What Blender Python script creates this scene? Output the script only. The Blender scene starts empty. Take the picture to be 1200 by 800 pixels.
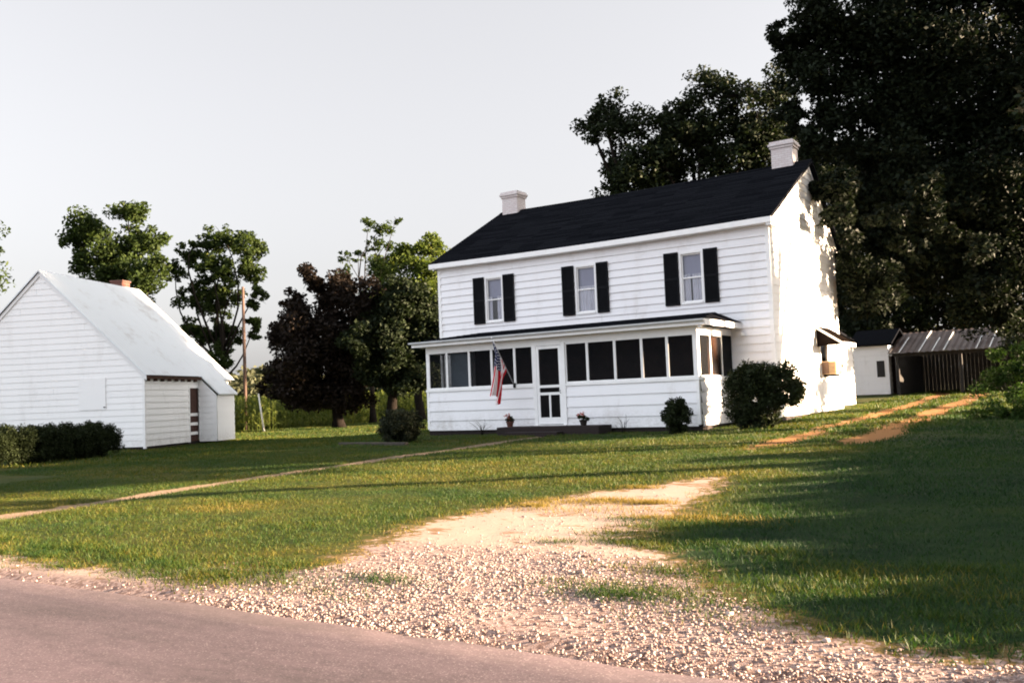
import bpy, math, random
import numpy as np
from mathutils import Vector, Matrix

random.seed(7)
RNG = np.random.default_rng(11)
scene = bpy.context.scene
COL = scene.collection

# ------------------------------------------------------------------ camera
YAW, PITCH, ROLL = .579, .0611, .0402
CAM = np.array([8.1568, -26.3764, .9367])
FPX = 1073.5                                   # focal length in units of a 1200 px wide picture


def cam_axes():
    cy, sy = math.cos(YAW), math.sin(YAW)
    f = np.array([-sy * math.cos(PITCH), cy * math.cos(PITCH), math.sin(PITCH)])
    r = np.array([cy, sy, 0.])
    d = np.cross(f, r)
    c, s = math.cos(ROLL), math.sin(ROLL)
    return c * r + s * d, -s * r + c * d, f


RX, DN, FW = cam_axes()


def at(px, py, depth):
    """world point seen at a picture position (1200x800) at a given depth"""
    return CAM + depth * (FW + RX * (px - 600) / FPX + DN * (py - 400) / FPX)


cam_d = bpy.data.cameras.new('camera')
cam_o = bpy.data.objects.new('camera', cam_d)
COL.objects.link(cam_o)
m = Matrix.Identity(4)
for i in range(3):
    m[i][0], m[i][1], m[i][2], m[i][3] = RX[i], -DN[i], -FW[i], CAM[i]
cam_o.matrix_world = m
cam_d.sensor_width = 36
cam_d.lens = FPX / 1200 * 36
cam_d.clip_start = .05
cam_d.clip_end = 3000
scene.camera = cam_o

# ------------------------------------------------------------------ light
SUN_AZ, SUN_EL = math.radians(59), math.radians(11)        # azimuth from +Y towards +X
S = np.array([math.sin(SUN_AZ) * math.cos(SUN_EL), math.cos(SUN_AZ) * math.cos(SUN_EL), math.sin(SUN_EL)])
sd = bpy.data.lights.new('sun', 'SUN')
sd.energy = 4.0
sd.angle = math.radians(.6)
sd.color = (1.0, .735, .50)
so = bpy.data.objects.new('sun', sd)
COL.objects.link(so)
so.rotation_euler = Vector(S).to_track_quat('Z', 'Y').to_euler()
so.location = (40, 25, 20)

world = bpy.data.worlds.new('World')
scene.world = world
world.use_nodes = True
wn, wl = world.node_tree.nodes, world.node_tree.links
bg = wn['Background']
sky = wn.new('ShaderNodeTexSky')
sky.sky_type = 'NISHITA'
sky.sun_disc = False
sky.sun_elevation = SUN_EL
sky.sun_rotation = SUN_AZ
sky.air_density = 1.0
sky.dust_density = 4.0
sky.ozone_density = 1.0
hsv = wn.new('ShaderNodeHueSaturation')
hsv.inputs['Saturation'].default_value = .22
wl.new(sky.outputs[0], hsv.inputs['Color'])
tint = wn.new('ShaderNodeMixRGB')
tint.blend_type = 'MULTIPLY'
tint.inputs[0].default_value = 1
tint.inputs[2].default_value = (1.0, .975, .985, 1)
wl.new(hsv.outputs[0], tint.inputs[1])
veil = wn.new('ShaderNodeMixRGB')                # milky summer haze over the blue
veil.inputs[0].default_value = .62
wl.new(tint.outputs[0], veil.inputs[1])
# added fill: brighter, bluer haze behind the viewer, raised to light the house front
wtc = wn.new('ShaderNodeTexCoord')
dotn = wn.new('ShaderNodeVectorMath')
dotn.operation = 'DOT_PRODUCT'
dotn.inputs[1].default_value = (-.40, -.91, .12)
wl.new(wtc.outputs['Generated'], dotn.inputs[0])
wmr = wn.new('ShaderNodeMapRange')
wmr.inputs['From Min'].default_value = .06
wmr.inputs['From Max'].default_value = .80
wl.new(dotn.outputs['Value'], wmr.inputs[0])
hz = wn.new('ShaderNodeMixRGB')
hz.inputs[1].default_value = (.93, .915, .93, 1)
hz.inputs[2].default_value = (3.65, 3.9, 4.4, 1)
wl.new(wmr.outputs[0], hz.inputs[0])
wl.new(hz.outputs[0], veil.inputs[2])
wl.new(veil.outputs[0], bg.inputs[0])
bg.inputs[1].default_value = .05
scene.view_settings.view_transform = 'Standard'
scene.view_settings.look = 'None'
scene.view_settings.gamma = 1
scene.view_settings.exposure = 3.68
scene.cycles.max_bounces = 6
scene.cycles.diffuse_bounces = 3
scene.cycles.transparent_max_bounces = 12
scene.cycles.use_denoising = True
scene.cycles.filter_width = 1.9
scene.cycles.sample_clamp_indirect = 8


# ------------------------------------------------------------------ materials
class N:
    def __init__(self, name):
        self.m = bpy.data.materials.new(name)
        self.m.use_nodes = True
        self.t = self.m.node_tree
        self.n = self.t.nodes
        self.l = self.t.links
        self.p = self.n['Principled BSDF']
        self.out = self.n['Material Output']

    def add(self, typ, **kw):
        x = self.n.new(typ)
        for k, v in kw.items():
            if k.startswith('i_'):
                x.inputs[int(k[2:]) if k[2:].isdigit() else k[2:]].default_value = v
            else:
                setattr(x, k, v)
        return x

    def link(self, a, b):
        self.l.new(a, b)

    def noise(self, scale, detail=4, rough=.6, vec=None, stretch=None):
        x = self.add('ShaderNodeTexNoise')
        x.inputs['Scale'].default_value = scale
        x.inputs['Detail'].default_value = detail
        x.inputs['Roughness'].default_value = rough
        v = vec or self.coord()
        if stretch:
            mp = self.add('ShaderNodeMapping')
            mp.inputs['Scale'].default_value = stretch
            self.link(v, mp.inputs[0])
            v = mp.outputs[0]
        self.link(v, x.inputs['Vector'])
        return x.outputs['Fac']

    def coord(self):
        if not hasattr(self, '_c'):
            self._c = self.add('ShaderNodeNewGeometry')
        return self._c.outputs['Position']

    def island(self):
        self.coord()
        return self._c.outputs['Random Per Island']

    def ramp(self, fac, stops):
        r = self.add('ShaderNodeValToRGB')
        e = r.color_ramp.elements
        while len(e) < len(stops):
            e.new(.5)
        for q, (pos, c) in zip(e, stops):
            q.position = pos
            q.color = (*c, 1) if len(c) == 3 else c
        self.link(fac, r.inputs[0])
        return r.outputs[0]

    def mix(self, fac, a, b, mode='MIX'):
        x = self.add('ShaderNodeMixRGB', blend_type=mode)
        for i, v in enumerate((fac, a, b)):
            if hasattr(v, 'is_linked') or hasattr(v, 'node'):
                self.link(v, x.inputs[i])
            else:
                x.inputs[i].default_value = v if i == 0 else ((*v, 1) if len(v) == 3 else v)
        return x.outputs[0]

    def math(self, op, a, b=0., c=0.):
        x = self.add('ShaderNodeMath', operation=op)
        for i, v in enumerate((a, b, c)):
            if hasattr(v, 'node'):
                self.link(v, x.inputs[i])
            else:
                x.inputs[i].default_value = v
        return x.outputs[0]

    def step(self, fac, lo, hi):
        x = self.add('ShaderNodeMapRange', interpolation_type='SMOOTHSTEP')
        x.inputs['From Min'].default_value = lo
        x.inputs['From Max'].default_value = hi
        self.link(fac, x.inputs[0])
        return x.outputs[0]

    def bump(self, h, strength=.3, dist=.02):
        b = self.add('ShaderNodeBump')
        b.inputs['Strength'].default_value = strength
        b.inputs['Distance'].default_value = dist
        self.link(h, b.inputs['Height'])
        self.link(b.outputs[0], self.p.inputs['Normal'])

    def attr(self, name):
        a = self.add('ShaderNodeAttribute', attribute_name=name)
        return a.outputs['Fac']

    def base(self, c, rough=.8, metal=0., spec=.3):
        if hasattr(c, 'node'):
            self.link(c, self.p.inputs['Base Color'])
        else:
            self.p.inputs['Base Color'].default_value = (*c, 1)
        self.p.inputs['Roughness'].default_value = rough
        self.p.inputs['Metallic'].default_value = metal
        self.p.inputs['Specular IOR Level'].default_value = spec
        return self.m


def simple(name, c, rough=.7, var=.25, scale=6, metal=0., spec=.3, bump=.15):
    n = N(name)
    f = n.noise(scale, 5, .65)
    lo = tuple(max(0, v * (1 - var)) for v in c)
    hi = tuple(min(1, v * (1 + var)) for v in c)
    col = n.ramp(f, [(.3, lo), (.7, hi)])
    if bump:
        n.bump(f, bump, .01)
    return n.base(col, rough, metal, spec)


def siding_mat(name, c, dirt, dirt_amt, zbase=0.):
    n = N(name)
    isl = n.island()
    col = n.mix(n.math('MULTIPLY', isl, .10), c, tuple(v * .75 for v in c))
    st = n.noise(1.3, 6, .7, stretch=(1.0, 1.0, .35))
    fine = n.noise(9, 5, .7, stretch=(1, 1, 3))
    k = n.step(n.math('ADD', st, n.math('MULTIPLY', fine, .35)), .66, .95)
    col = n.mix(n.math('MULTIPLY', k, dirt_amt), col, dirt)
    sep = n.add('ShaderNodeSeparateXYZ')
    n.link(n.coord(), sep.inputs[0])
    splash = n.math('MULTIPLY', n.step(sep.outputs[2], zbase + .75, zbase), n.step(n.math('ADD', st, fine), .75, 1.25))
    col = n.mix(n.math('MULTIPLY', splash, .55), col, tuple(v * .8 for v in dirt))
    n.bump(fine, .12, .004)
    return n.base(col, .6, 0, .25)


M = {}
M['siding'] = siding_mat('white_siding', (.80, .80, .81), (.45, .42, .38), .35)
M['gable_siding'] = siding_mat('weathered_siding', (.80, .79, .76), (.42, .34, .25), .75)
M['barn_siding'] = siding_mat('barn_siding', (.87, .87, .86), (.5, .48, .45), .25, -.45)
M['trim'] = simple('white_trim', (.80, .80, .79), .5, .05, 3)
M['gutter'] = simple('gutter_paint', (.62, .64, .66), .45, .08, 2)
M['shutter'] = simple('black_shutter', (.006, .0065, .008), .7, .2, 5, spec=.08)
M['curtain'] = simple('curtain_cloth', (.70, .69, .72), .9, .08, 3)
M['shade'] = simple('window_shade', (.36, .36, .44), .9, .08, 2)
M['blind'] = simple('porch_blind', (.20, .24, .28), .9, .1, 3)
M['dark'] = simple('dark_interior', (.03, .028, .026), .9, .2, 3)
M['wood_floor'] = simple('porch_floor', (.10, .09, .08), .7, .2, 4)
M['warm_wood'] = simple('warm_wood', (.055, .035, .025), .7, .25, 4)
M['slat'] = simple('added_slats', (.16, .06, .02), .7, .3, 9)
M['brick_dark'] = simple('dark_brick', (.018, .013, .012), .9, .35, 8)
M['pot'] = simple('clay_pot', (.09, .035, .025), .8, .2, 10)
M['rust'] = simple('rust', (.05, .024, .015), .9, .5, 5)
M['wood_pole'] = simple('pole_wood', (.085, .055, .042), .9, .25, 5)
M['post'] = simple('pale_post', (.62, .60, .55), .7, .15, 5)
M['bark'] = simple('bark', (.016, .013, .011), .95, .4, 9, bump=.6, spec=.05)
M['bark_dark'] = simple('shaded_bark', (.010, .008, .0065), .95, .4, 9, bump=.6, spec=.05)  # darker copy of the bark, with the shade on the limbs put into its colour
M['timber'] = simple('old_timber', (.05, .042, .034), .9, .3, 6)
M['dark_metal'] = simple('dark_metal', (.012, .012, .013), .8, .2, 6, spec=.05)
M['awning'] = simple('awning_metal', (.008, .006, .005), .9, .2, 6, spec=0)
M['ac'] = simple('tan_metal', (.50, .36, .20), .6, .15, 6)
M['ac_dark'] = simple('brown_grille', (.10, .06, .04), .7, .2, 14)
M['door_wood'] = simple('brown_door', (.06, .028, .021), .9, .3, 6)
M['steel'] = simple('steel', (.5, .5, .5), .35, .1, 4, metal=.8)
M['lamp'] = simple('lamp_white', (.8, .8, .78), .4, .05, 4)


def shingle():
    n = N('dark_shingles')
    f = n.noise(14, 4, .7)
    g = n.noise(1.1, 4, .6)
    isl = n.island()
    col = n.ramp(n.math('ADD', n.math('MULTIPLY', f, .6), n.math('MULTIPLY', isl, .4)),
                 [(.2, (.004, .0045, .006)), (.8, (.013, .014, .017))])
    sp = n.step(n.noise(23, 2, .5), .76, .80)
    col = n.mix(n.math('MULTIPLY', sp, .5), col, (.10, .10, .10))
    n.bump(f, .4, .01)
    return n.base(col, 1.0, 0, .0)


M['shingle'] = shingle()


def brick(name, c1, c2, mortar):
    n = N(name)
    tc = n.coord()
    sep = n.add('ShaderNodeSeparateXYZ')
    n.link(tc, sep.inputs[0])
    cmb = n.add('ShaderNodeCombineXYZ')
    n.link(n.math('ADD', sep.outputs[0], sep.outputs[1]), cmb.inputs[0])
    n.link(sep.outputs[2], cmb.inputs[1])
    b = n.add('ShaderNodeTexBrick')
    n.link(cmb.outputs[0], b.inputs['Vector'])
    b.inputs['Color1'].default_value = (*c1, 1)
    b.inputs['Color2'].default_value = (*c2, 1)
    b.inputs['Mortar'].default_value = (*mortar, 1)
    b.inputs['Scale'].default_value = 1
    b.inputs['Brick Width'].default_value = .21
    b.inputs['Row Height'].default_value = .075
    b.inputs['Mortar Size'].default_value = .008
    f = n.noise(7, 5, .7)
    col = n.mix(n.math('MULTIPLY', f, .45), b.outputs[0], tuple(v * .45 for v in c2))
    n.bump(b.outputs['Fac'], -.3, .01)
    return n.base(col, .85)


M['white_brick'] = brick('whitewashed_brick', (.70, .67, .66), (.62, .56, .55), (.5, .42, .40))
M['red_brick'] = brick('red_brick', (.17, .062, .042), (.13, .045, .03), (.15, .12, .105))
M['stoop_brick'] = brick('stoop_brick', (.022, .013, .012), (.016, .010, .009), (.022, .018, .018))


def tin(name, base, rust, amt, metal=.3):
    n = N(name)
    f = n.noise(.8, 6, .7, stretch=(1, 1, 1))
    g = n.noise(5, 5, .7)
    k = n.step(n.math('ADD', f, n.math('MULTIPLY', g, .3)), .58 + .25 * (1 - amt), .8 + .2 * (1 - amt))
    col = n.mix(k, base, rust)
    n.bump(g, .08, .01)
    return n.base(col, .42, metal, .5)


M['tin'] = tin('galvanised_tin', (.66, .69, .70), (.52, .52, .51), .7, .15)
M['rusty_tin'] = tin('rusty_tin', (.10, .075, .065), (.04, .02, .014), 1.0, .0)


def glass_mat():
    n = N('window_glass')
    tr = n.add('ShaderNodeBsdfTransparent')
    tr.inputs[0].default_value = (.86, .88, .93, 1)
    gl = n.add('ShaderNodeBsdfGlossy')
    gl.inputs['Roughness'].default_value = .04
    fr = n.add('ShaderNodeFresnel')
    fr.inputs[0].default_value = 1.5
    mx = n.add('ShaderNodeMixShader')
    n.link(fr.outputs[0], mx.inputs[0])
    n.link(tr.outputs[0], mx.inputs[1])
    n.link(gl.outputs[0], mx.inputs[2])
    n.link(mx.outputs[0], n.out.inputs[0])
    return n.m


def screen_mat():
    n = N('insect_screen')
    tr = n.add('ShaderNodeBsdfTransparent')
    tr.inputs[0].default_value = (.9, .9, .9, 1)
    n.base((.010, .011, .013), .9, 0, .05)
    mx = n.add('ShaderNodeMixShader')
    f = n.noise(2.5, 3, .6)
    n.link(n.math('ADD', n.math('MULTIPLY', f, .2), .42), mx.inputs[0])
    n.link(tr.outputs[0], mx.inputs[1])
    n.link(n.p.outputs[0], mx.inputs[2])
    n.link(mx.outputs[0], n.out.inputs[0])
    return n.m


M['glass'] = glass_mat()
M['screen'] = screen_mat()


def leaf_mat(name, dark, light, warm=None, trans=.35, spread=1.0):
    n = N(name)
    isl = n.island()
    big = n.noise(.55, 3, .6)
    f = n.math('ADD', n.math('MULTIPLY', isl, .55), n.math('MULTIPLY', big, .5))
    stops = [(.15, dark), (.75, light)]
    if warm:
        stops.append((.97, warm))
    col = n.ramp(f, stops)
    n.base(col, .65, 0, .12)
    tl = n.add('ShaderNodeBsdfTranslucent')
    n.link(n.mix(1, col, (1.3, 1.35, .7), 'MULTIPLY'), tl.inputs[0])
    mx = n.add('ShaderNodeMixShader')
    mx.inputs[0].default_value = trans
    n.link(n.p.outputs[0], mx.inputs[1])
    n.link(tl.outputs[0], mx.inputs[2])
    n.link(mx.outputs[0], n.out.inputs[0])
    return n.m


M['leaf_green'] = leaf_mat('leaf_green', (.014, .024, .008), (.040, .062, .016), (.085, .09, .022))
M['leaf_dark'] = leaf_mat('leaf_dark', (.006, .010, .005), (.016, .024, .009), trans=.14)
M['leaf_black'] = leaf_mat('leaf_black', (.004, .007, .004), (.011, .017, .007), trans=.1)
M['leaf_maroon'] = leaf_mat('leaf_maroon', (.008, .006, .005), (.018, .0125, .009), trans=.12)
M['leaf_bright'] = leaf_mat('leaf_bright', (.030, .048, .012), (.085, .115, .025), (.15, .14, .03))
M['leaf_bush'] = leaf_mat('leaf_bush', (.008, .012, .006), (.024, .034, .012), trans=.15)
M['leaf_ball'] = leaf_mat('leaf_ball', (.012, .015, .010), (.028, .034, .018), trans=.15)
M['leaf_weed'] = leaf_mat('leaf_weed', (.012, .028, .007), (.036, .070, .014), trans=.3)
M['leaf_corn'] = leaf_mat('leaf_corn', (.05, .08, .018), (.14, .165, .04), (.28, .25, .06), trans=.35)
M['petal'] = simple('petals', (.40, .10, .07), .7, .4, 30)
M['far_leaf'] = leaf_mat('far_leaf', (.035, .040, .025), (.075, .080, .045), trans=.25)


def grass_mat():
    n = N('grass_blades')
    isl = n.island()
    big = n.noise(.33, 4, .6, stretch=(.6, 1.4, 1))
    mid = n.noise(1.7, 4, .65)
    f = n.math('ADD', n.math('MULTIPLY', big, .62), n.math('ADD', n.math('MULTIPLY', mid, .33), n.math('MULTIPLY', isl, .28)))
    dry_shade = n.attr('dry')  # dryness of the blades less the painted tree shade
    f = n.math('ADD', f, n.math('MULTIPLY', dry_shade, .45))
    col = n.ramp(f, [(.16, (.006, .024, .008)), (.36, (.014, .044, .010)), (.58, (.030, .060, .007)), (.76, (.078, .080, .009)), (.92, (.20, .14, .03))])
    n.base(col, .6, 0, .2)
    tl = n.add('ShaderNodeBsdfTranslucent')
    n.link(n.mix(1, col, (1.25, 1.3, .7), 'MULTIPLY'), tl.inputs[0])
    mx = n.add('ShaderNodeMixShader')
    mx.inputs[0].default_value = .3
    n.link(n.p.outputs[0], mx.inputs[1])
    n.link(tl.outputs[0], mx.inputs[2])
    n.link(mx.outputs[0], n.out.inputs[0])
    return n.m


M['grass'] = grass_mat()


def ground_mat():
    n = N('lawn_soil_and_gravel')
    big = n.noise(.33, 4, .6, stretch=(.6, 1.4, 1))
    mid = n.noise(1.7, 4, .65)
    fine = n.noise(38, 4, .75)
    vfine = n.noise(120, 3, .7)
    f = n.math('ADD', n.math('MULTIPLY', big, .62), n.math('ADD', n.math('MULTIPLY', mid, .33), n.math('MULTIPLY', fine, .28)))
    f = n.math('SUBTRACT', f, n.math('MULTIPLY', n.attr('lush_shade'), .25))  # darkens the soil too where the tree shade is painted
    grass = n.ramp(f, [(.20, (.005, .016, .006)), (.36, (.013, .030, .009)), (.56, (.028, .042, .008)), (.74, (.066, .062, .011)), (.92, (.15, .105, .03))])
    brk = n.noise(4.5, 5, .72)
    brk2 = n.noise(16, 3, .6)
    wob = n.math('ADD', n.math('MULTIPLY', n.math('SUBTRACT', brk, .5), 1.25), n.math('MULTIPLY', n.math('SUBTRACT', brk2, .5), .75))
    # bare gravel
    gv = n.add('ShaderNodeTexVoronoi')
    gv.inputs['Scale'].default_value = 26
    n.link(n.coord(), gv.inputs['Vector'])
    gcol = n.mix(n.math('MULTIPLY', fine, .75), (.36, .27, .245), (.25, .18, .155))
    gcol = n.mix(n.step(n.math('ADD', gv.outputs['Distance'], n.math('MULTIPLY', fine, .3)), .55, .85), gcol, (.17, .115, .10))
    sand = n.mix(n.math('MULTIPLY', brk, .5), (.36, .275, .235), (.26, .175, .125))
    pt = n.step(n.noise(1.6, 5, .7, stretch=(.7, 1.6, 1)), .56, .64)
    sand = n.mix(n.math('MULTIPLY', pt, .8), sand, n.mix(brk2, (.20, .10, .035), (.10, .06, .02)))
    gcol = n.mix(n.step(n.math('ADD', n.attr('sandy'), n.math('MULTIPLY', wob, .5)), .3, .7), gcol, sand)
    straw = n.mix(n.step(brk2, .4, .62), (.17, .11, .045), (.055, .05, .015))
    gm = n.math('ADD', n.attr('gravel'), wob)
    col = n.mix(n.step(gm, .24, .46), grass, straw)
    col = n.mix(n.step(gm, .47, .60), col, gcol)
    tm = n.math('ADD', n.attr('track'), n.math('MULTIPLY', wob, .9))
    dirt = n.mix(fine, (.33, .165, .065), (.20, .095, .035))
    col = n.mix(n.step(tm, .33, .74), col, dirt)
    pm = n.math('ADD', n.attr('walk'), n.math('MULTIPLY', wob, .75))
    slab = n.mix(brk, (.24, .19, .14), (.16, .10, .06))
    col = n.mix(n.step(pm, .45, .62), col, slab)
    n.bump(n.math('ADD', fine, n.math('MULTIPLY', vfine, .5)), .55, .03)
    return n.base(col, .95, 0, .1)


M['ground'] = ground_mat()


def road_mat():
    n = N('worn_asphalt')
    fine = n.noise(60, 4, .8)
    big = n.noise(.5, 4, .6, stretch=(.35, 1.6, 1))
    sp = n.add('ShaderNodeTexVoronoi')
    sp.inputs['Scale'].default_value = 55
    n.link(n.coord(), sp.inputs['Vector'])
    mid = n.noise(14, 5, .75, stretch=(.7, 1.2, 1))
    col = n.ramp(n.math('ADD', n.math('MULTIPLY', fine, .34), n.math('ADD', n.math('MULTIPLY', mid, .34), n.math('MULTIPLY', big, .32))),
                 [(.36, (.036, .026, .031)), (.63, (.118, .086, .096))])
    col = n.mix(n.step(sp.outputs['Distance'], .42, .15), col, n.mix(sp.outputs['Color'], (.06, .045, .048), (.22, .18, .185)))
    wear = n.noise(1.1, 5, .7, stretch=(.25, 1.3, 1))
    col = n.mix(n.math('MULTIPLY', n.step(wear, .44, .66), .55), col, (.035, .028, .03))
    n.bump(fine, .22, .010)
    return n.base(col, .85, 0, .3)


M['road'] = road_mat()


def stone_mat():
    n = N('gravel_stones')
    isl = n.island()
    f = n.noise(40, 3, .6)
    col = n.ramp(isl, [(.04, (.10, .065, .06)), (.30, (.21, .15, .135)), (.75, (.30, .23, .21)), (.97, (.38, .32, .30))])
    col = n.mix(n.math('MULTIPLY', f, .3), col, (.4, .3, .25))
    return n.base(col, .85, 0, .2)


M['stone'] = stone_mat()


def flag_mat():
    n = N('striped_flag_cloth')
    uv = n.add('ShaderNodeUVMap')
    uv.uv_map = 'uv'
    sep = n.add('ShaderNodeSeparateXYZ')
    n.link(uv.outputs[0], sep.inputs[0])
    u, v = sep.outputs[0], sep.outputs[1]           # u along the fly, v along the hoist from the top
    stripe = n.math('GREATER_THAN', n.math('FRACT', n.math('MULTIPLY', v, 6.5)), .5)
    col = n.mix(stripe, (.56, .018, .03), (.85, .83, .83))
    canton = n.math('MULTIPLY', n.math('LESS_THAN', u, .40), n.math('LESS_THAN', v, 7 / 13))
    # two interlaced star grids
    def grid(ou, ov, cu, cv):
        a = n.math('SUBTRACT', n.math('FRACT', n.math('DIVIDE', n.math('ADD', u, ou), cu)), .5)
        b = n.math('SUBTRACT', n.math('FRACT', n.math('DIVIDE', n.math('ADD', v, ov), cv)), .5)
        a = n.math('MULTIPLY', a, cu * 1.9)
        b = n.math('MULTIPLY', b, cv)
        d = n.math('ADD', n.math('MULTIPLY', a, a), n.math('MULTIPLY', b, b))
        return n.math('LESS_THAN', d, .00042)
    cu, cv = .40 / 6, (7 / 13) / 5
    st = n.math('MAXIMUM', grid(0, 0, cu, cv), grid(cu / 2, cv / 2, cu, cv))
    blue = n.mix(st, (.012, .018, .075), (.75, .75, .76))
    col = n.mix(canton, col, blue)
    n.base(col, .8, 0, .1)
    tl = n.add('ShaderNodeBsdfTranslucent')
    n.link(col, tl.inputs[0])
    mx = n.add('ShaderNodeMixShader')
    mx.inputs[0].default_value = .25
    n.link(n.p.outputs[0], mx.inputs[1])
    n.link(tl.outputs[0], mx.inputs[2])
    n.link(mx.outputs[0], n.out.inputs[0])
    return n.m


M['flag'] = flag_mat()


# ------------------------------------------------------------------ object helpers
def link_obj(name, me, parent=None, kind=None):
    o = bpy.data.objects.new(name, me)
    COL.objects.link(o)
    if parent is not None:
        o.parent = parent
        if parent.type == 'EMPTY':
            o.matrix_parent_inverse = Matrix.Translation(-parent.location)
    if kind:
        o['kind'] = kind
    return o


def tag(o, label, cat, group=None):
    o['label'] = label
    o['category'] = cat
    if group:
        o['group'] = group
    return o


def thing(name, label, cat, loc=(0, 0, 0), group=None):
    o = bpy.data.objects.new(name, None)
    COL.objects.link(o)
    o.location = Vector([float(v) for v in loc])
    o.empty_display_size = .3
    return tag(o, label, cat, group)


def np_mesh(name, V, F, mats, mat_idx=None, smooth=False, attrs=None, uv=None):
    """V (n,3); F (m,k) all faces with the same corner count"""
    V = np.asarray(V, np.float32)
    F = np.asarray(F, np.int32)
    me = bpy.data.meshes.new(name)
    me.vertices.add(len(V))
    me.vertices.foreach_set('co', V.ravel())
    k = F.shape[1]
    me.loops.add(F.size)
    me.loops.foreach_set('vertex_index', F.ravel())
    me.polygons.add(len(F))
    me.polygons.foreach_set('loop_start', np.arange(len(F), dtype=np.int32) * k)
    me.polygons.foreach_set('loop_total', np.full(len(F), k, np.int32))
    for mm in (mats if isinstance(mats, (list, tuple)) else [mats]):
        me.materials.append(mm)
    if mat_idx is not None:
        me.polygons.foreach_set('material_index', np.asarray(mat_idx, np.int32))
    if smooth:
        me.polygons.foreach_set('use_smooth', np.ones(len(F), bool))
    for an, av in (attrs or {}).items():
        a = me.attributes.new(an, 'FLOAT', 'POINT')
        a.data.foreach_set('value', np.asarray(av, np.float32))
    me.update(calc_edges=True)
    if uv is not None:
        l = me.uv_layers.new(name='uv')
        l.data.foreach_set('uv', np.asarray(uv, np.float32)[F.ravel()].ravel())
    me.validate()
    return me


class MB:
    """collects faces, builds ONE mesh"""

    def __init__(self):
        self.v, self.f = [], []

    def face(self, *pts):
        i = len(self.v)
        self.v += [tuple(map(float, p)) for p in pts]
        self.f.append(tuple(range(i, i + len(pts))))

    def hexa(self, p):
        """8 corners: bottom ring 0-3, top ring 4-7"""
        i = len(self.v)
        self.v += [tuple(map(float, q)) for q in p]
        for q in ((3, 2, 1, 0), (4, 5, 6, 7), (0, 1, 5, 4), (1, 2, 6, 5), (2, 3, 7, 6), (3, 0, 4, 7)):
            self.f.append(tuple(i + a for a in q))

    def box(self, x0, x1, y0, y1, z0, z1, X=None):
        p = [(x0, y0, z0), (x1, y0, z0), (x1, y1, z0), (x0, y1, z0), (x0, y0, z1), (x1, y0, z1), (x1, y1, z1), (x0, y1, z1)]
        if X:
            p = [X(*q) for q in p]
        self.hexa(p)

    def tube(self, pts, rad, seg=8, cap=True):
        pts = [Vector(p) for p in pts]
        base = len(self.v)
        up = Vector((.31, .17, .93))
        for k, p in enumerate(pts):
            t = (pts[min(k + 1, len(pts) - 1)] - pts[max(k - 1, 0)]).normalized()
            a = t.cross(up)
            if a.length < 1e-3:
                a = t.cross(Vector((1, 0, 0)))
            a.normalize()
            b = t.cross(a)
            r = rad[k] if hasattr(rad, '__len__') else rad
            for s in range(seg):
                th = 2 * math.pi * s / seg
                q = p + a * (r * math.cos(th)) + b * (r * math.sin(th))
                self.v.append(tuple(q))
        for k in range(len(pts) - 1):
            for s in range(seg):
                a0 = base + k * seg + s
                a1 = base + k * seg + (s + 1) % seg
                self.f.append((a0, a1, a1 + seg, a0 + seg))
        if cap:
            self.f.append(tuple(base + s for s in reversed(range(seg))))
            self.f.append(tuple(base + (len(pts) - 1) * seg + s for s in range(seg)))

    def lathe(self, c, prof, seg=16):
        base = len(self.v)
        for r, z in prof:
            for s in range(seg):
                th = 2 * math.pi * s / seg
                self.v.append((c[0] + r * math.cos(th), c[1] + r * math.sin(th), c[2] + z))
        for k in range(len(prof) - 1):
            for s in range(seg):
                a0 = base + k * seg + s
                a1 = base + k * seg + (s + 1) % seg
                self.f.append((a0, a1, a1 + seg, a0 + seg))
        self.f.append(tuple(base + s for s in reversed(range(seg))))
        self.f.append(tuple(base + (len(prof) - 1) * seg + s for s in range(seg)))

    def build(self, name, mat, parent=None, smooth=False, bevel=0, kind=None):
        me = bpy.data.meshes.new(name)
        me.from_pydata(self.v, [], self.f)
        me.materials.append(mat)
        if smooth:
            me.polygons.foreach_set('use_smooth', [True] * len(me.polygons))
        me.update()
        o = link_obj(name, me, parent, kind)
        if bevel:
            b = o.modifiers.new('bevel', 'BEVEL')
            b.width = bevel
            b.segments = 2
            b.limit_method = 'ANGLE'
        return o


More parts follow.
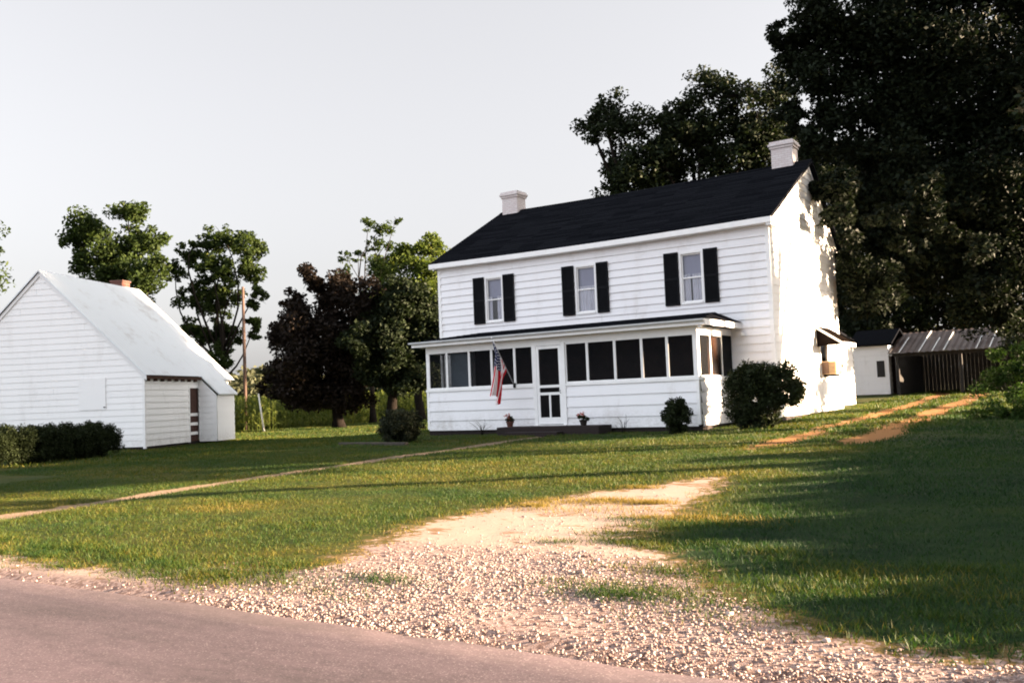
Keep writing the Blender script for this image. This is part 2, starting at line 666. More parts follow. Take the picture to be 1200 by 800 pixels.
def clapboards(mb, P, u0, u1, z0, z1, pitch, openings=(), lip=.022, clip=None, joints=True):
    """lapped boards on a wall. P(u, off, z) -> world.  clip(z) -> (ulo, uhi) for gables"""
    zs = [z0]
    while zs[-1] + pitch < z1 - .03:
        zs.append(zs[-1] + pitch)
    zs.append(z1)
    cuts = sorted({z for o in openings for z in (o[2], o[3])})
    for a, b in zip(zs[:-1], zs[1:]):
        rows = [a] + [c for c in cuts if a + .004 < c < b - .004] + [b]
        for p, q in zip(rows[:-1], rows[1:]):
            iv = [(u0, u1)]
            mid = (p + q) / 2
            for o in openings:
                if o[2] < mid < o[3]:
                    nv = []
                    for s, e in iv:
                        if o[1] <= s or o[0] >= e:
                            nv.append((s, e))
                        else:
                            if o[0] > s:
                                nv.append((s, o[0]))
                            if o[1] < e:
                                nv.append((o[1], e))
                    iv = nv
            op = lip - (lip - .003) * (p - a) / pitch
            oq = lip - (lip - .003) * (q - a) / pitch
            for s, e in iv:
                parts = [(s, e)]
                if joints and e - s > 3 and p == a:
                    j = s + (e - s) * random.uniform(.25, .75)
                    parts = [(s, j - .002), (j + .002, e)]
                for s2, e2 in parts:
                    sl, el, sh, eh = s2, e2, s2, e2
                    if clip:
                        l0, h0 = clip(p)
                        l1, h1 = clip(q)
                        sl, el, sh, eh = max(s2, l0), min(e2, h0), max(s2, l1), min(e2, h1)
                        if el - sl < .01:
                            continue
                        if eh < sh:
                            sh = eh = (sh + eh) / 2
                    i = len(mb.v)
                    jz = random.uniform(-.003, .003)
                    mb.v += [tuple(map(float, t)) for t in (P(sl, .0, p + jz), P(el, .0, p + jz), P(sl, op, p + jz), P(el, op, p + jz), P(sh, oq, q), P(eh, oq, q))]
                    mb.f.append((i, i + 1, i + 3, i + 2))
                    mb.f.append((i + 2, i + 3, i + 5, i + 4))


def sstep(t):
    t = np.clip(t, 0, 1)
    return t * t * (3 - 2 * t)


# ------------------------------------------------------------------ terrain
_YS = [-200, -60, -22, -20.6, -17, -12, -6, -2.7, 0, 3, 8, 15, 25, 60, 400]
_ZS = [-.52, -.52, -.52, -.49, -.43, -.31, -.20, -.17, -.08, .01, .1, .25, .35, .5, .5]


def gz(x, y):
    x = np.asarray(x, float)
    y = np.asarray(y, float)
    a = np.interp(y, _YS, _ZS)
    t = sstep((-9 - x) / 11.)
    l = np.where(y > -22, -.45, -.5)
    return a * (1 - t) + l * t


def gpt(x, y, dz=0.):
    return np.array([x, y, float(gz(x, y)) + dz])


def vnoise(x, y, sc, seed=0):
    """smooth value noise 0..1"""
    x = np.asarray(x) * sc + 37.7 * seed
    y = np.asarray(y) * sc - 11.3 * seed
    xi, yi = np.floor(x).astype(int), np.floor(y).astype(int)
    fx, fy = x - xi, y - yi
    fx, fy = fx * fx * (3 - 2 * fx), fy * fy * (3 - 2 * fy)

    def h(a, b):
        n = (a * 374761393 + b * 668265263 + seed * 1442695041) & 0xffffffff
        n = ((n ^ (n >> 13)) * 1274126177) & 0xffffffff
        return ((n ^ (n >> 16)) & 0xffff) / 65535.
    return (h(xi, yi) * (1 - fx) + h(xi + 1, yi) * fx) * (1 - fy) + (h(xi, yi + 1) * (1 - fx) + h(xi + 1, yi + 1) * fx) * fy


def fbm(x, y, sc, seed=0, oct=3):
    s, a, t = 0, .5, 0
    for i in range(oct):
        s = s + a * vnoise(x, y, sc * 2 ** i, seed + i)
        t += a
        a *= .5
    return s / t


# outline of the bare drive: left and right edge as functions of y
_DY = [-23, -21.6, -20.4, -19.4, -18.4, -16.6, -15.4, -14.4, -12, -8]
_DL = [-3.0, 1.2, 2.2, 1.95, 1.65, 1.7, 2.3, 2.9, 3.2, 3.2]
_DR = [11.5, 7.4, 6.05, 5.1, 4.1, 3.75, 3.6, 3.3, 3.0, 3.0]


def masks(x, y):
    lf = fbm(x, y, .55, 3)
    hf = fbm(x, y, 2.2, 9)
    l = np.interp(y, _DY, _DL)
    r = np.interp(y, _DY, _DR)
    din = np.minimum(x - l, r - x)
    grav = np.clip(.5 + din * .75 + (lf - .5) * .5, 0, 1)
    grav = np.where(y > -14.0, grav * sstep((-11.5 - y) / 2.5), grav)
    # dusty shoulder by the road
    edge = -20.95 + (lf - .5) * 1.1 + .22 * np.sin(x * .9)
    sh = np.clip(.5 + (edge - y) * .95, 0, 1)
    sh = sh * np.where(x > 7, .9, 1)
    grav = np.maximum(grav, sh)
    grav = np.where((y > -22), grav, 1)
    # tyre tracks up to the sheds
    bend = np.interp(y, [-12, 6, 13, 20, 30], [0, 0, .0, -.5, -2.5])
    tr = np.zeros_like(grav)
    for cx, w, y0 in ((2.0, .42, -10.5), (3.62, .5, -9.3)):
        d = np.abs(x - (cx + bend + (fbm(y * 0 + cx, y, .3, 5) - .5) * .5)) - w
        k = np.clip(.5 - d * 1.6, 0, 1) * sstep((y - y0) / 3.5) * (1 - sstep((y - 24) / 4))
        k = k * (.55 + .6 * fbm(x, y, .35, 17))
        tr = np.maximum(tr, k)
    xw = -5.4 + .08 * np.sin(y * .5)
    wk = np.clip(.5 - (np.abs(x - xw) - .27) * 3.2, 0, 1) * ((y < -3.5) & (y > -20.6))
    sandy = np.maximum(sstep((y + 20.2) / 1.8), sstep((2.2 - x) / 2.0) * sstep((y + 21.8) / .4))
    return grav, tr, wk, sandy, hf


def lush_shade(x, y):
    """moister, greener turf by the drive, tree shade painted into its colour"""
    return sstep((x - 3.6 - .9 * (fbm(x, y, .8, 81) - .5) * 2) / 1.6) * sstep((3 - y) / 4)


xs = np.unique(np.concatenate([np.arange(-14, 12.01, .15), np.arange(-60, -14, .8), np.arange(12, 60, .8), np.linspace(-900, -60, 30), np.linspace(60, 900, 30)]))
ys = np.unique(np.concatenate([np.arange(-23, -9.99, .14), np.arange(-10, 12, .3), np.arange(12, 60, .8), np.linspace(-300, -23, 25), np.linspace(60, 1300, 30)]))
GX, GY = np.meshgrid(xs, ys)
near = sstep((60 - np.abs(GX)) / 30) * sstep((60 - np.abs(GY)) / 20)
g_, t_, w_, s_, h_ = masks(GX, GY)
def bumps(x, y):
    return sstep((np.asarray(y) + 22.3) / 2.5) * ((fbm(x, y, .35, 21) - .5) * .06 + (fbm(x, y, 2.5, 22) - .5) * .03)


GZ = gz(GX, GY) + near * bumps(GX, GY)
GZ = GZ - near * .035 * w_ - near * .04 * np.clip(t_, 0, 1)
under_road = (GY < -21.7)
GZ = np.where(under_road, -.56 - .06 * sstep((-21.7 - GY) / .6), GZ)
nx, ny = len(xs), len(ys)
VG = np.stack([GX.ravel(), GY.ravel(), GZ.ravel()], 1)
idx = np.arange(nx * ny).reshape(ny, nx)
FG = np.stack([idx[:-1, :-1], idx[:-1, 1:], idx[1:, 1:], idx[1:, :-1]], -1).reshape(-1, 4)
fc = lambda a: (a[:-1, :-1] + a[:-1, 1:] + a[1:, 1:] + a[1:, :-1]).ravel() / 4
fgr, ftr, fwk = fc(g_), fc(t_), fc(w_)
fy_ = fc(GY)
cls = np.zeros(len(FG), int)
cls[(fgr > .55)] = 1
cls[(ftr > .5) & (fy_ > -13)] = 2
cls[(fwk > .5) & (cls == 0)] = 3
attr_all = {'gravel': g_.ravel(), 'track': t_.ravel(), 'walk': w_.ravel(), 'sandy': s_.ravel(), 'lush_shade': lush_shade(GX, GY).ravel()}
for ci, nm in enumerate(('lawn_ground', 'gravel_driveway', 'dirt_track', 'walkway')):
    F = FG[cls == ci]
    used, inv = np.unique(F.ravel(), return_inverse=True)
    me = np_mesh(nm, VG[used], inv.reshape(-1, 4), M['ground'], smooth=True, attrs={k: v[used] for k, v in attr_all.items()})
    link_obj(nm, me, kind='structure')

# road: crowned sheet with a broken edge
rx = np.unique(np.concatenate([np.linspace(-400, -30, 20), np.arange(-30, 25, .12), np.linspace(25, 400, 20)]))
e1 = -21.98 + (fbm(rx, rx * 0, 1.3, 41, 4) - .5) * .16
e0 = np.full_like(rx, -29.0)
rows = []
for t in [0, .003] + list(np.linspace(.05, 1, 13)):
    yy = e1 + (e0 - e1) * t
    zz = -.478 + .05 * (1 - (2 * t - 1) ** 2) - (.07 if t == 0 else 0)
    rows.append(np.stack([rx, yy + (0.015 if t == 0 else 0), np.full_like(rx, zz)], 1))
VR = np.concatenate(rows)
ir = np.arange(15 * len(rx)).reshape(15, len(rx))
FR = np.stack([ir[:-1, :-1], ir[1:, :-1], ir[1:, 1:], ir[:-1, 1:]], -1).reshape(-1, 4)
link_obj('road', np_mesh('road', VR, FR, M['road'], smooth=True), kind='structure')


# ------------------------------------------------------------------ grass, weeds, stones
def in_house(x, y):
    a = (x > -12.3) & (x < .1) & (y > -.1) & (y < 10.4)
    b = (x > -10.9) & (x < -1.2) & (y > -2.8) & (y <= 0)
    c = (x > -7.45) & (x < -3.9) & (y > -3.65) & (y < -2.6)
    return a | b | c


def blades(n, x0, x1, y0, y1, h, w, seed, keep=None):
    r = np.random.default_rng(seed)
    x = r.uniform(x0, x1, n)
    y = r.uniform(y0, y1, n)
    g, t, wk, s, hf = masks(x, y)
    brk = (fbm(x, y, 4.5, 31, 3) - .5) * 1.1 + (r.random(n) - .5) * .25
    p = 1 - sstep((g + brk - .22) / .3)
    p *= 1 - sstep((t + brk * .9 - .38) / .25)
    p *= 1 - sstep((wk + brk * .3 - .35) / .2)
    ok = (r.random(n) < p) & ~in_house(x, y) & (y > -21.85)
    if keep is not None:
        ok &= keep(x, y, r)
    x, y, g = x[ok], y[ok], g[ok]
    n = len(x)
    clump = fbm(x, y, 1.1, 51, 3)
    hh = h * (.45 + .9 * clump) * r.uniform(.5, 1.25, n)
    z = gz(x, y) + bumps(x, y) - .012
    a = r.uniform(0, 2 * np.pi, n)
    lean = r.normal(0, .5, (n, 2)) * hh[:, None]
    ww = w * r.uniform(.6, 1.3, n)
    dx, dy = np.cos(a) * ww, np.sin(a) * ww
    V = np.empty((n, 3, 3), np.float32)
    V[:, 0] = np.stack([x - dx, y - dy, z], 1)
    V[:, 1] = np.stack([x + dx, y + dy, z], 1)
    V[:, 2] = np.stack([x + lean[:, 0], y + lean[:, 1], z + hh], 1)
    dry = np.repeat(np.clip(g * 1.2 - .1, 0, 1) - .55 * lush_shade(x, y), 3)
    return V.reshape(-1, 3), dry


parts = []
spec = [(170000, -11, 9.5, -21.8, -15, .052, .0055),
        (120000, -16, 9.5, -15, -8, .058, .0085),
        (110000, -26, 9.5, -8, 3, .065, .012),
        (60000, 0, 12, -4, 28, .09, .018),
        (70000, -45, -12, -13, 30, .10, .022)]
for i, sp in enumerate(spec):
    parts.append(blades(*sp, seed=100 + i))
VV = np.concatenate([p[0] for p in parts])
DD = np.concatenate([p[1] for p in parts])
o = link_obj('grass', np_mesh('grass', VV, np.arange(len(VV)).reshape(-1, 3), M['grass'], attrs={'dry': DD}), kind='stuff')
o['label'] = 'short patchy mown lawn grass, yellow green in the sun'

# ragged tufts growing in the dusty road edge
r = np.random.default_rng(5)
tv, td = [], []
cent = [(r.uniform(-9, 3.2), r.uniform(-21.35, -20.5)) for _ in range(64)] + [(r.uniform(5.0, 8.5), r.uniform(-20.9, -18.6)) for _ in range(34)] + \
       [(r.uniform(3.6, 5.2), r.uniform(-18.9, -17.0)) for _ in range(14)] + [(r.uniform(2.0, 3.4), r.uniform(-17, -14.6)) for _ in range(10)]
for cx, cy in cent:
    k = int(r.uniform(200, 620))
    rr = r.uniform(.10, .34)
    x = cx + r.normal(0, rr * 1.3, k)
    y = cy + r.normal(0, rr * .55, k)
    y = np.maximum(y, -21.85)
    z = gz(x, y) + bumps(x, y) - .015
    hh = r.uniform(.02, .075, k)
    a = r.uniform(0, 6.28, k)
    w = r.uniform(.003, .007, k)
    ln = r.normal(0, .6, (k, 2)) * hh[:, None]
    V = np.empty((k, 3, 3))
    V[:, 0] = np.stack([x - np.cos(a) * w, y - np.sin(a) * w, z], 1)
    V[:, 1] = np.stack([x + np.cos(a) * w, y + np.sin(a) * w, z], 1)
    V[:, 2] = np.stack([x + ln[:, 0], y + ln[:, 1], z + hh], 1)
    tv.append(V.reshape(-1, 3))
    td.append(np.full(k * 3, r.uniform(-.25, .25) if cy < -17.2 else .8))
VV = np.concatenate(tv)
o = link_obj('weed_tufts', np_mesh('weed_tufts', VV, np.arange(len(VV)).reshape(-1, 3), M['grass'], attrs={'dry': np.concatenate(td)}), kind='stuff')
o['label'] = 'ragged tufts of grass and weeds in the bare road edge'

# loose stones
n = 190000
x = r.uniform(-5.5, 9.5, n)
y = r.uniform(-21.93, -15.2, n)
g, t, wk, s, hf = masks(x, y)
pr = sstep((g + (fbm(x, y, 3, 61) - .5) * .9 - .5) / .35) * (.06 + .94 * sstep((-18.7 - y) / 1.5)) * (.05 + .95 * sstep((x - 1.5) / 1.8)) * (.25 + .75 * sstep((fbm(x, y, .8, 63) - .25) / .3))
ok = r.random(n) < pr
x, y = x[ok], y[ok]
n = len(x)
cube_v = np.array([(a, b, c) for c in (-1, 1) for a, b in ((-1, -1), (1, -1), (1, 1), (-1, 1))], float) * .72
cube_f = np.array([(3, 2, 1, 0), (4, 5, 6, 7), (0, 1, 5, 4), (1, 2, 6, 5), (2, 3, 7, 6), (3, 0, 4, 7)])
size = .0035 + .0085 * r.random(n) ** 2 + .009 * (r.random(n) < .012)
sc = np.stack([size * r.uniform(.7, 1.4, n), size * r.uniform(.7, 1.4, n), size * r.uniform(.45, .85, n)], 1)
V = (cube_v[None] + r.normal(0, .26, (n, 8, 3))) * sc[:, None]
th = r.uniform(0, 6.28, n)
c_, s_2 = np.cos(th)[:, None], np.sin(th)[:, None]
V = np.stack([V[..., 0] * c_ - V[..., 1] * s_2, V[..., 0] * s_2 + V[..., 1] * c_, V[..., 2]], -1)
V += np.stack([x, y, gz(x, y) + bumps(x, y) + sc[:, 2] * .35], 1)[:, None]
F = (cube_f[None] + (np.arange(n) * 8)[:, None, None]).reshape(-1, 4)
o = link_obj('gravel_stones', np_mesh('gravel_stones', V.reshape(-1, 3), F, M['stone']), kind='stuff')
o['label'] = 'loose pale gravel stones scattered over the driveway mouth'


# ------------------------------------------------------------------ foliage
def lit_zone(P):
    """1 where a leaf at P would throw its shadow on the sunlit end wall, porch end or big shrub"""
    t = P[:, 0] / S[0]
    y = P[:, 1] - t * S[1]
    z = P[:, 2] - t * S[2]
    a = (P[:, 0] > .05) & (y > -2.0) & (y < 4.4) & (z > -.3) & (z < 8.3) & ~((y > 3.3) & (z > 6.0))
    b = (P[:, 0] > .05) & (y >= 4.4) & (y < 7.6) & (z > -.3) & (z < 3.2)
    t2 = (P[:, 0] + 1.29) / S[0]
    y2 = P[:, 1] - t2 * S[1]
    z2 = P[:, 2] - t2 * S[2]
    c = (P[:, 0] > 1.6) & (y2 > -2.8) & (y2 < -.7) & (z2 > -.3) & (z2 < 2.9)
    half = (P[:, 0] > .05) & (y >= 4.4) & (y < 8) & (z >= 3.2) & (z < 6)
    return a | b | c, half


def leaves(clumps, per_m2, size, rng, sub=.36, flat=.8, prune=False, aspect=.55, fill=.15, kmul=1.0):
    """clumps: (centre xyz, (rx, ry, rz)) -> leaf quads spread through sub-clumps"""
    outV = []
    for c, rad in clumps:
        c = np.asarray(c, float)
        rad = np.asarray(rad, float)
        R = rad.mean()
        area = math.pi * R * R
        n = int(per_m2 * area * 2.2)
        if n < 4:
            n = 4
        k = max(8, int(24 * kmul * min(2.5, (R / 1.6) ** 1.0)))
        d = rng.normal(size=(k, 3))
        d /= np.linalg.norm(d, axis=1)[:, None]
        fr = fill + (1 - fill) * rng.random(k) ** .6
        sc_ = c + d * rad * fr[:, None] * .88
        sr = R * sub * rng.uniform(.6, 1.35, k)
        wgt = sr ** 2
        pick = rng.choice(k, n, p=wgt / wgt.sum())
        g = rng.normal(size=(n, 3))
        g /= np.maximum(np.linalg.norm(g, axis=1), 1e-6)[:, None]
        g *= (rng.random(n) ** .45)[:, None] * 1.15
        g[:, 2] *= flat
        P = sc_[pick] + g * sr[pick][:, None]
        outV.append(P)
    P = np.concatenate(outV)
    if prune:
        full, half = lit_zone(P)
        keep = ~full & ~(half & (rng.random(len(P)) < .25))
        P = P[keep]
    n = len(P)
    L = size * rng.uniform(.6, 1.3, n)
    nrm = rng.normal(size=(n, 3))
    nrm[:, 2] = np.abs(nrm[:, 2]) + .35
    nrm /= np.linalg.norm(nrm, axis=1)[:, None]
    a = np.cross(nrm, rng.normal(size=(n, 3)))
    a /= np.maximum(np.linalg.norm(a, axis=1), 1e-6)[:, None]
    b = np.cross(nrm, a)
    V = np.empty((n, 4, 3), np.float32)
    V[:, 0] = P - a * (L * .5)[:, None]
    V[:, 1] = P + b * (L * aspect * .5)[:, None] + nrm * (L * .08)[:, None]
    V[:, 2] = P + a * (L * .5)[:, None] - nrm * (L * .12)[:, None]
    V[:, 3] = P - b * (L * aspect * .5)[:, None] + nrm * (L * .08)[:, None]
    return V.reshape(-1, 3)


def quads(V):
    return np.arange(len(V)).reshape(-1, 4)


def limb(mb, a, b, r0, r1, rng, sag=.15, seg=7):
    a, b = np.asarray(a, float), np.asarray(b, float)
    L = np.linalg.norm(b - a)
    pts, rad = [], []
    off = rng.normal(size=3) * L * .10
    for t in np.linspace(0, 1, 6):
        p = a + (b - a) * t + off * math.sin(math.pi * t)
        p[2] += sag * L * (t * (1 - t))
        pts.append(p)
        rad.append(r0 + (r1 - r0) * t)
    mb.tube(pts, rad, seg)


def tree(label, px, depth, clumps, mat, per_m2=60, size=.30, trunk_r=.25, group=None, name='leafy_tree', base=None,
         prune=False, seed=0, sub=.36, first=.35, depth_r=1.0, fill=.15, cat='tree', limbs=True, flat=.75):
    rng = np.random.default_rng(900 + seed)
    if base is None:
        p = at(px, 480, depth)
        base = gpt(p[0], p[1], -.1)
    base = np.asarray(base, float)
    t = thing(name, label, cat, base, group)
    cl, thin = [], set()
    for q in clumps:
        if len(q) >= 5 and isinstance(q, tuple) and q[0] == 'w':       # world clump
            cl.append((np.array(q[1:4]), np.array(q[4:7])))
            if px:
                thin.add(len(cl) - 1)
            continue
        d = depth + (q[4] if len(q) > 4 else 0) + rng.normal() * .6
        rx, rz = 1.12 * q[2] * d / FPX, 1.12 * q[3] * d / FPX
        cl.append((at(q[0], q[1], d), np.array([rx, (rx + rz) / 2 * depth_r, rz])))
        thin.add(len(cl) - 1) if len(q) > 4 else None
    top = max(c[2] for c, _ in cl)
    cen = np.mean([c for c, _ in cl], axis=0)
    H = top - base[2]
    mb = MB()
    fork = base + np.array([(cen[0] - base[0]) * .45, (cen[1] - base[1]) * .45, H * .55])
    pts, rad = [], []
    for k, tt in enumerate(np.linspace(0, 1, 9)):
        p = base + (fork - base) * tt
        p[:2] += rng.normal(size=2) * .04 * H * .1 * (0 < k)
        pts.append(p)
        rad.append(trunk_r * ((1 + .5 * math.exp(-tt * 14)) - .5 * tt))
    mb.tube(pts, rad, 10)
    if limbs:
        for ci, (c, rd) in enumerate(cl):
            if ci in thin:                          # outer sprays hang from the nearest bough
                o_ = min((k for k in range(len(cl)) if k not in thin), key=lambda k: np.linalg.norm(cl[k][0] - c))
                if not prune:
                    limb(mb, cl[o_][0], c, .05, .015, rng, seg=5)
                continue
            s = first + .65 * np.clip((c[2] - base[2]) / H - .15, 0, 1)
            s = min(.98, max(first, s * rng.uniform(.75, 1)))
            a = base + (fork - base) * s
            tgt = c + np.array([0, 0, rd[2] * .2])
            limb(mb, a, tgt, trunk_r * .34, trunk_r * .08, rng)
            for _ in range(3):
                e = rng.normal(size=3)
                e /= np.linalg.norm(e)
                limb(mb, c, c + e * rd * .85, trunk_r * .09, trunk_r * .03, rng, seg=5)
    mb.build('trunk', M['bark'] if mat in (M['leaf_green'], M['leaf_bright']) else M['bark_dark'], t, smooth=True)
    V = leaves(cl, per_m2, size, rng, sub=sub, prune=prune, fill=fill, flat=flat)
    link_obj('crown', np_mesh('crown', V, quads(V), mat), t)
    return t


def wc(*a):
    return ('w',) + a


TG = 'trees behind the yard'
tree('tree mostly outside the left frame edge, a few dark leaves beside the shed roof', -40, 50,
     [(-18, 290, 17, 16), (-15, 335, 14, 20), (-42, 270, 38, 30), (-50, 320, 42, 45), (-60, 370, 45, 35)], M['leaf_green'], 80, .24, group=TG, seed=1)
tree('rounded green tree rising right behind the white shed roof', 140, 60,
     [(105, 270, 30, 24), (150, 253, 28, 16), (88, 285, 15, 15), (138, 292, 40, 26), (172, 280, 20, 20), (118, 325, 32, 24), (160, 322, 34, 22), (185, 308, 14, 12), (100, 310, 20, 14), (135, 360, 40, 30), (125, 400, 36, 30)],
     M['leaf_green'], 110, .29, trunk_r=.3, group=TG, seed=2)
tree('tall ragged green tree just left of the wooden utility pole', 262, 63,
     [(226, 292, 20, 18), (262, 278, 26, 16), (292, 288, 22, 20), (205, 318, 16, 12), (245, 315, 28, 18), (283, 318, 28, 20), (232, 350, 26, 20), (258, 350, 26, 22), (300, 350, 12, 16), (238, 385, 24, 20), (262, 392, 22, 20), (255, 420, 18, 18), (298, 385, 10, 16)],
     M['leaf_green'], 110, .28, trunk_r=.28, group=TG, seed=3, sub=.27)
tree('dark maroon leaved tree between utility pole and green trees', 397, 55,
     [(368, 328, 16, 20), (347, 355, 18, 18), (388, 345, 24, 24), (335, 392, 22, 20), (368, 385, 40, 32), (408, 385, 28, 34), (345, 430, 34, 26), (388, 432, 42, 30), (420, 425, 24, 36), (365, 464, 48, 16), (412, 464, 32, 16), (340, 462, 24, 14), (322, 455, 18, 16), (425, 350, 20, 26), (405, 335, 16, 18), (428, 440, 22, 18)],
     M['leaf_maroon'], 170, .27, trunk_r=.32, group=TG, seed=4)
tree('dense dark tree with a bare lower trunk behind the round clipped bush', 457, 54,
     [(468, 345, 26, 24), (440, 375, 24, 30), (492, 365, 26, 30), (462, 395, 34, 34), (505, 405, 26, 34), (440, 425, 26, 28), (480, 435, 36, 26), (515, 440, 22, 24), (535, 400, 25, 35), (425, 400, 20, 30), (445, 445, 24, 12)],
     M['leaf_dark'], 180, .27, trunk_r=.36, group=TG, seed=5)
tree('tall sunlit yellow green tree beside the left end of the farmhouse', 492, 68,
     [(452, 315, 22, 18), (475, 298, 18, 16), (505, 290, 16, 22), (492, 322, 30, 26), (515, 325, 16, 22), (462, 345, 30, 26), (500, 360, 30, 30), (520, 365, 16, 30), (478, 385, 36, 30), (440, 350, 20, 20), (495, 425, 40, 30), (445, 400, 30, 30)],
     M['leaf_bright'], 120, .30, trunk_r=.34, group=TG, seed=6)
tree('thin crowned tree with sparse topmost branches standing above its neighbours', 437, 64,
     [(432, 262, 10, 8), (450, 268, 14, 11), (440, 286, 12, 10), (464, 258, 6, 5), (420, 300, 9, 8), (458, 290, 9, 8), (442, 312, 18, 12), (404, 300, 7, 8), (402, 318, 9, 10)],
     M['leaf_green'], 55, .28, trunk_r=.2, group=TG, seed=7)
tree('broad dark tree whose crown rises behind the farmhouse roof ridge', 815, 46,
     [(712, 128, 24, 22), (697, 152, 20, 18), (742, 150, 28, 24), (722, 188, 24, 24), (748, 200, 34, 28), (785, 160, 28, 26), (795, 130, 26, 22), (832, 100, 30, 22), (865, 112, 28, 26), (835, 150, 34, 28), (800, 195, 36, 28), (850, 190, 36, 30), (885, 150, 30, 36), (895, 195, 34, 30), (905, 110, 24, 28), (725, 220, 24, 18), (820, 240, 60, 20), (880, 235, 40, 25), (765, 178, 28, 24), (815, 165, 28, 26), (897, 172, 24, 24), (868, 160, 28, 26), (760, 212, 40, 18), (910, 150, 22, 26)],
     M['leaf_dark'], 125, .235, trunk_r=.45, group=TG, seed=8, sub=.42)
# the great tree by the gable
TR = 'big trees shading the drive'
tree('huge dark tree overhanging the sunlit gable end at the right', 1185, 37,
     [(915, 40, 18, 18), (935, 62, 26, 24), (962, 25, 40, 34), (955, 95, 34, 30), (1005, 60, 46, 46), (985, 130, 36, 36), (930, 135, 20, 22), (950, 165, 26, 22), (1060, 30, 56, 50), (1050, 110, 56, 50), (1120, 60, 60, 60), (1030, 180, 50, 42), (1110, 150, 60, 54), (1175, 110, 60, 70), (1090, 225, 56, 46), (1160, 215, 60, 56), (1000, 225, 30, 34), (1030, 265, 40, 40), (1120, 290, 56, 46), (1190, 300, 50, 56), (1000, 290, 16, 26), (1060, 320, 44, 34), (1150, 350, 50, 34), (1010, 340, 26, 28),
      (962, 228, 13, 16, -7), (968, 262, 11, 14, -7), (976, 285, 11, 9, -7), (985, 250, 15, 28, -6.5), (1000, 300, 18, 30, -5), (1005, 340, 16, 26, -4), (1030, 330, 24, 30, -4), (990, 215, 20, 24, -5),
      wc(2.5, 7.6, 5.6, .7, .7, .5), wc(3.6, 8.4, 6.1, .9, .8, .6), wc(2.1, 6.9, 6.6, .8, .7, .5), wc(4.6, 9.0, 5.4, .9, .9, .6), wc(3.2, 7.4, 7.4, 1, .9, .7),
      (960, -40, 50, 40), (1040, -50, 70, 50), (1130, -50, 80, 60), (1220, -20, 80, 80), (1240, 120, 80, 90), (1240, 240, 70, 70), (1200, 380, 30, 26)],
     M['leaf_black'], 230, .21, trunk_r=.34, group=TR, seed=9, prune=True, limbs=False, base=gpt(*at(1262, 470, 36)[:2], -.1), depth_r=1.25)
tree('dark backing tree filling the gap above the rusty roofed carport', 1090, 60,
     [(985, 260, 30, 40), (968, 205, 30, 34), (1000, 200, 40, 40), (1035, 250, 46, 46), (945, 175, 24, 24), (1010, 330, 36, 34), (1060, 360, 40, 30), (1110, 350, 50, 36), (1165, 360, 50, 40), (1060, 290, 50, 50), (1130, 290, 56, 50), (1200, 300, 56, 60), (1100, 220, 70, 60), (1010, 380, 30, 20), (1200, 400, 40, 40), (1180, 440, 34, 20)],
     M['leaf_black'], 110, .30, trunk_r=.45, group=TR, seed=10, prune=True)
tree('dark tree between the farmhouse rear corner and the small white outbuilding', 1005, 68,
     [(960, 330, 40, 50), (1000, 370, 40, 40), (1030, 400, 30, 30), (985, 420, 30, 25), (1050, 410, 40, 25), (940, 380, 40, 50)],
     M['leaf_black'], 110, .30, trunk_r=.35, group=TR, seed=11, prune=True)


# trees along the boundary on the right: they throw the long shadows on the lawn
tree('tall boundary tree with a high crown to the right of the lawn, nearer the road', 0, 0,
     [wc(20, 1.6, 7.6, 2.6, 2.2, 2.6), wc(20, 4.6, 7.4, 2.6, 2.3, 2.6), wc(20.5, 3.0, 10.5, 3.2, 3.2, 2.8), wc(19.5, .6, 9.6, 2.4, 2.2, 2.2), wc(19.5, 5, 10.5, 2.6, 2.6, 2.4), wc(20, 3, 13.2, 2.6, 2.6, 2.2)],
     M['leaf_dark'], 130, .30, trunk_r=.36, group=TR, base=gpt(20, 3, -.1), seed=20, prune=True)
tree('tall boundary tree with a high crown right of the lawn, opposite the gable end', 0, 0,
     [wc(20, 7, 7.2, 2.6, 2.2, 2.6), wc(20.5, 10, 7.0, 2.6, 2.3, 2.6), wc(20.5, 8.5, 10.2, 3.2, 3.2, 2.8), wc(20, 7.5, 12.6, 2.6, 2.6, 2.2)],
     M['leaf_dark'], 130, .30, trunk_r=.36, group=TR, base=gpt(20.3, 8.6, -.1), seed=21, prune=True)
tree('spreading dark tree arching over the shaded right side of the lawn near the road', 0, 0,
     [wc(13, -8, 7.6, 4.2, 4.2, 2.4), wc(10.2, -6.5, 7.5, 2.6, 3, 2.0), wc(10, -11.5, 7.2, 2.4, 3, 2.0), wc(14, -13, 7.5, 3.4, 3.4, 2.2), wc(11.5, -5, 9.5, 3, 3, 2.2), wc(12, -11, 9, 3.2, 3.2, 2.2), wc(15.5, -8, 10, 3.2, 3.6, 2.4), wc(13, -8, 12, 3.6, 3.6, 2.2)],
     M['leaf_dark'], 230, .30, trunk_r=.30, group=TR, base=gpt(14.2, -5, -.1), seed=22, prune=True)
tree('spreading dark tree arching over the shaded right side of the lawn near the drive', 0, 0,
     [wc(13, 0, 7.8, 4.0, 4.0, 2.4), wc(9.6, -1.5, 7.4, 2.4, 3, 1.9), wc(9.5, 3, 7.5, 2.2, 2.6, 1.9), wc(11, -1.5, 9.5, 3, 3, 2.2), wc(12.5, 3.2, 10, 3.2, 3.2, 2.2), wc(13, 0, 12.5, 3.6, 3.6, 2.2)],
     M['leaf_dark'], 230, .30, trunk_r=.30, group=TR, base=gpt(14, 0, -.1), seed=23, prune=True)
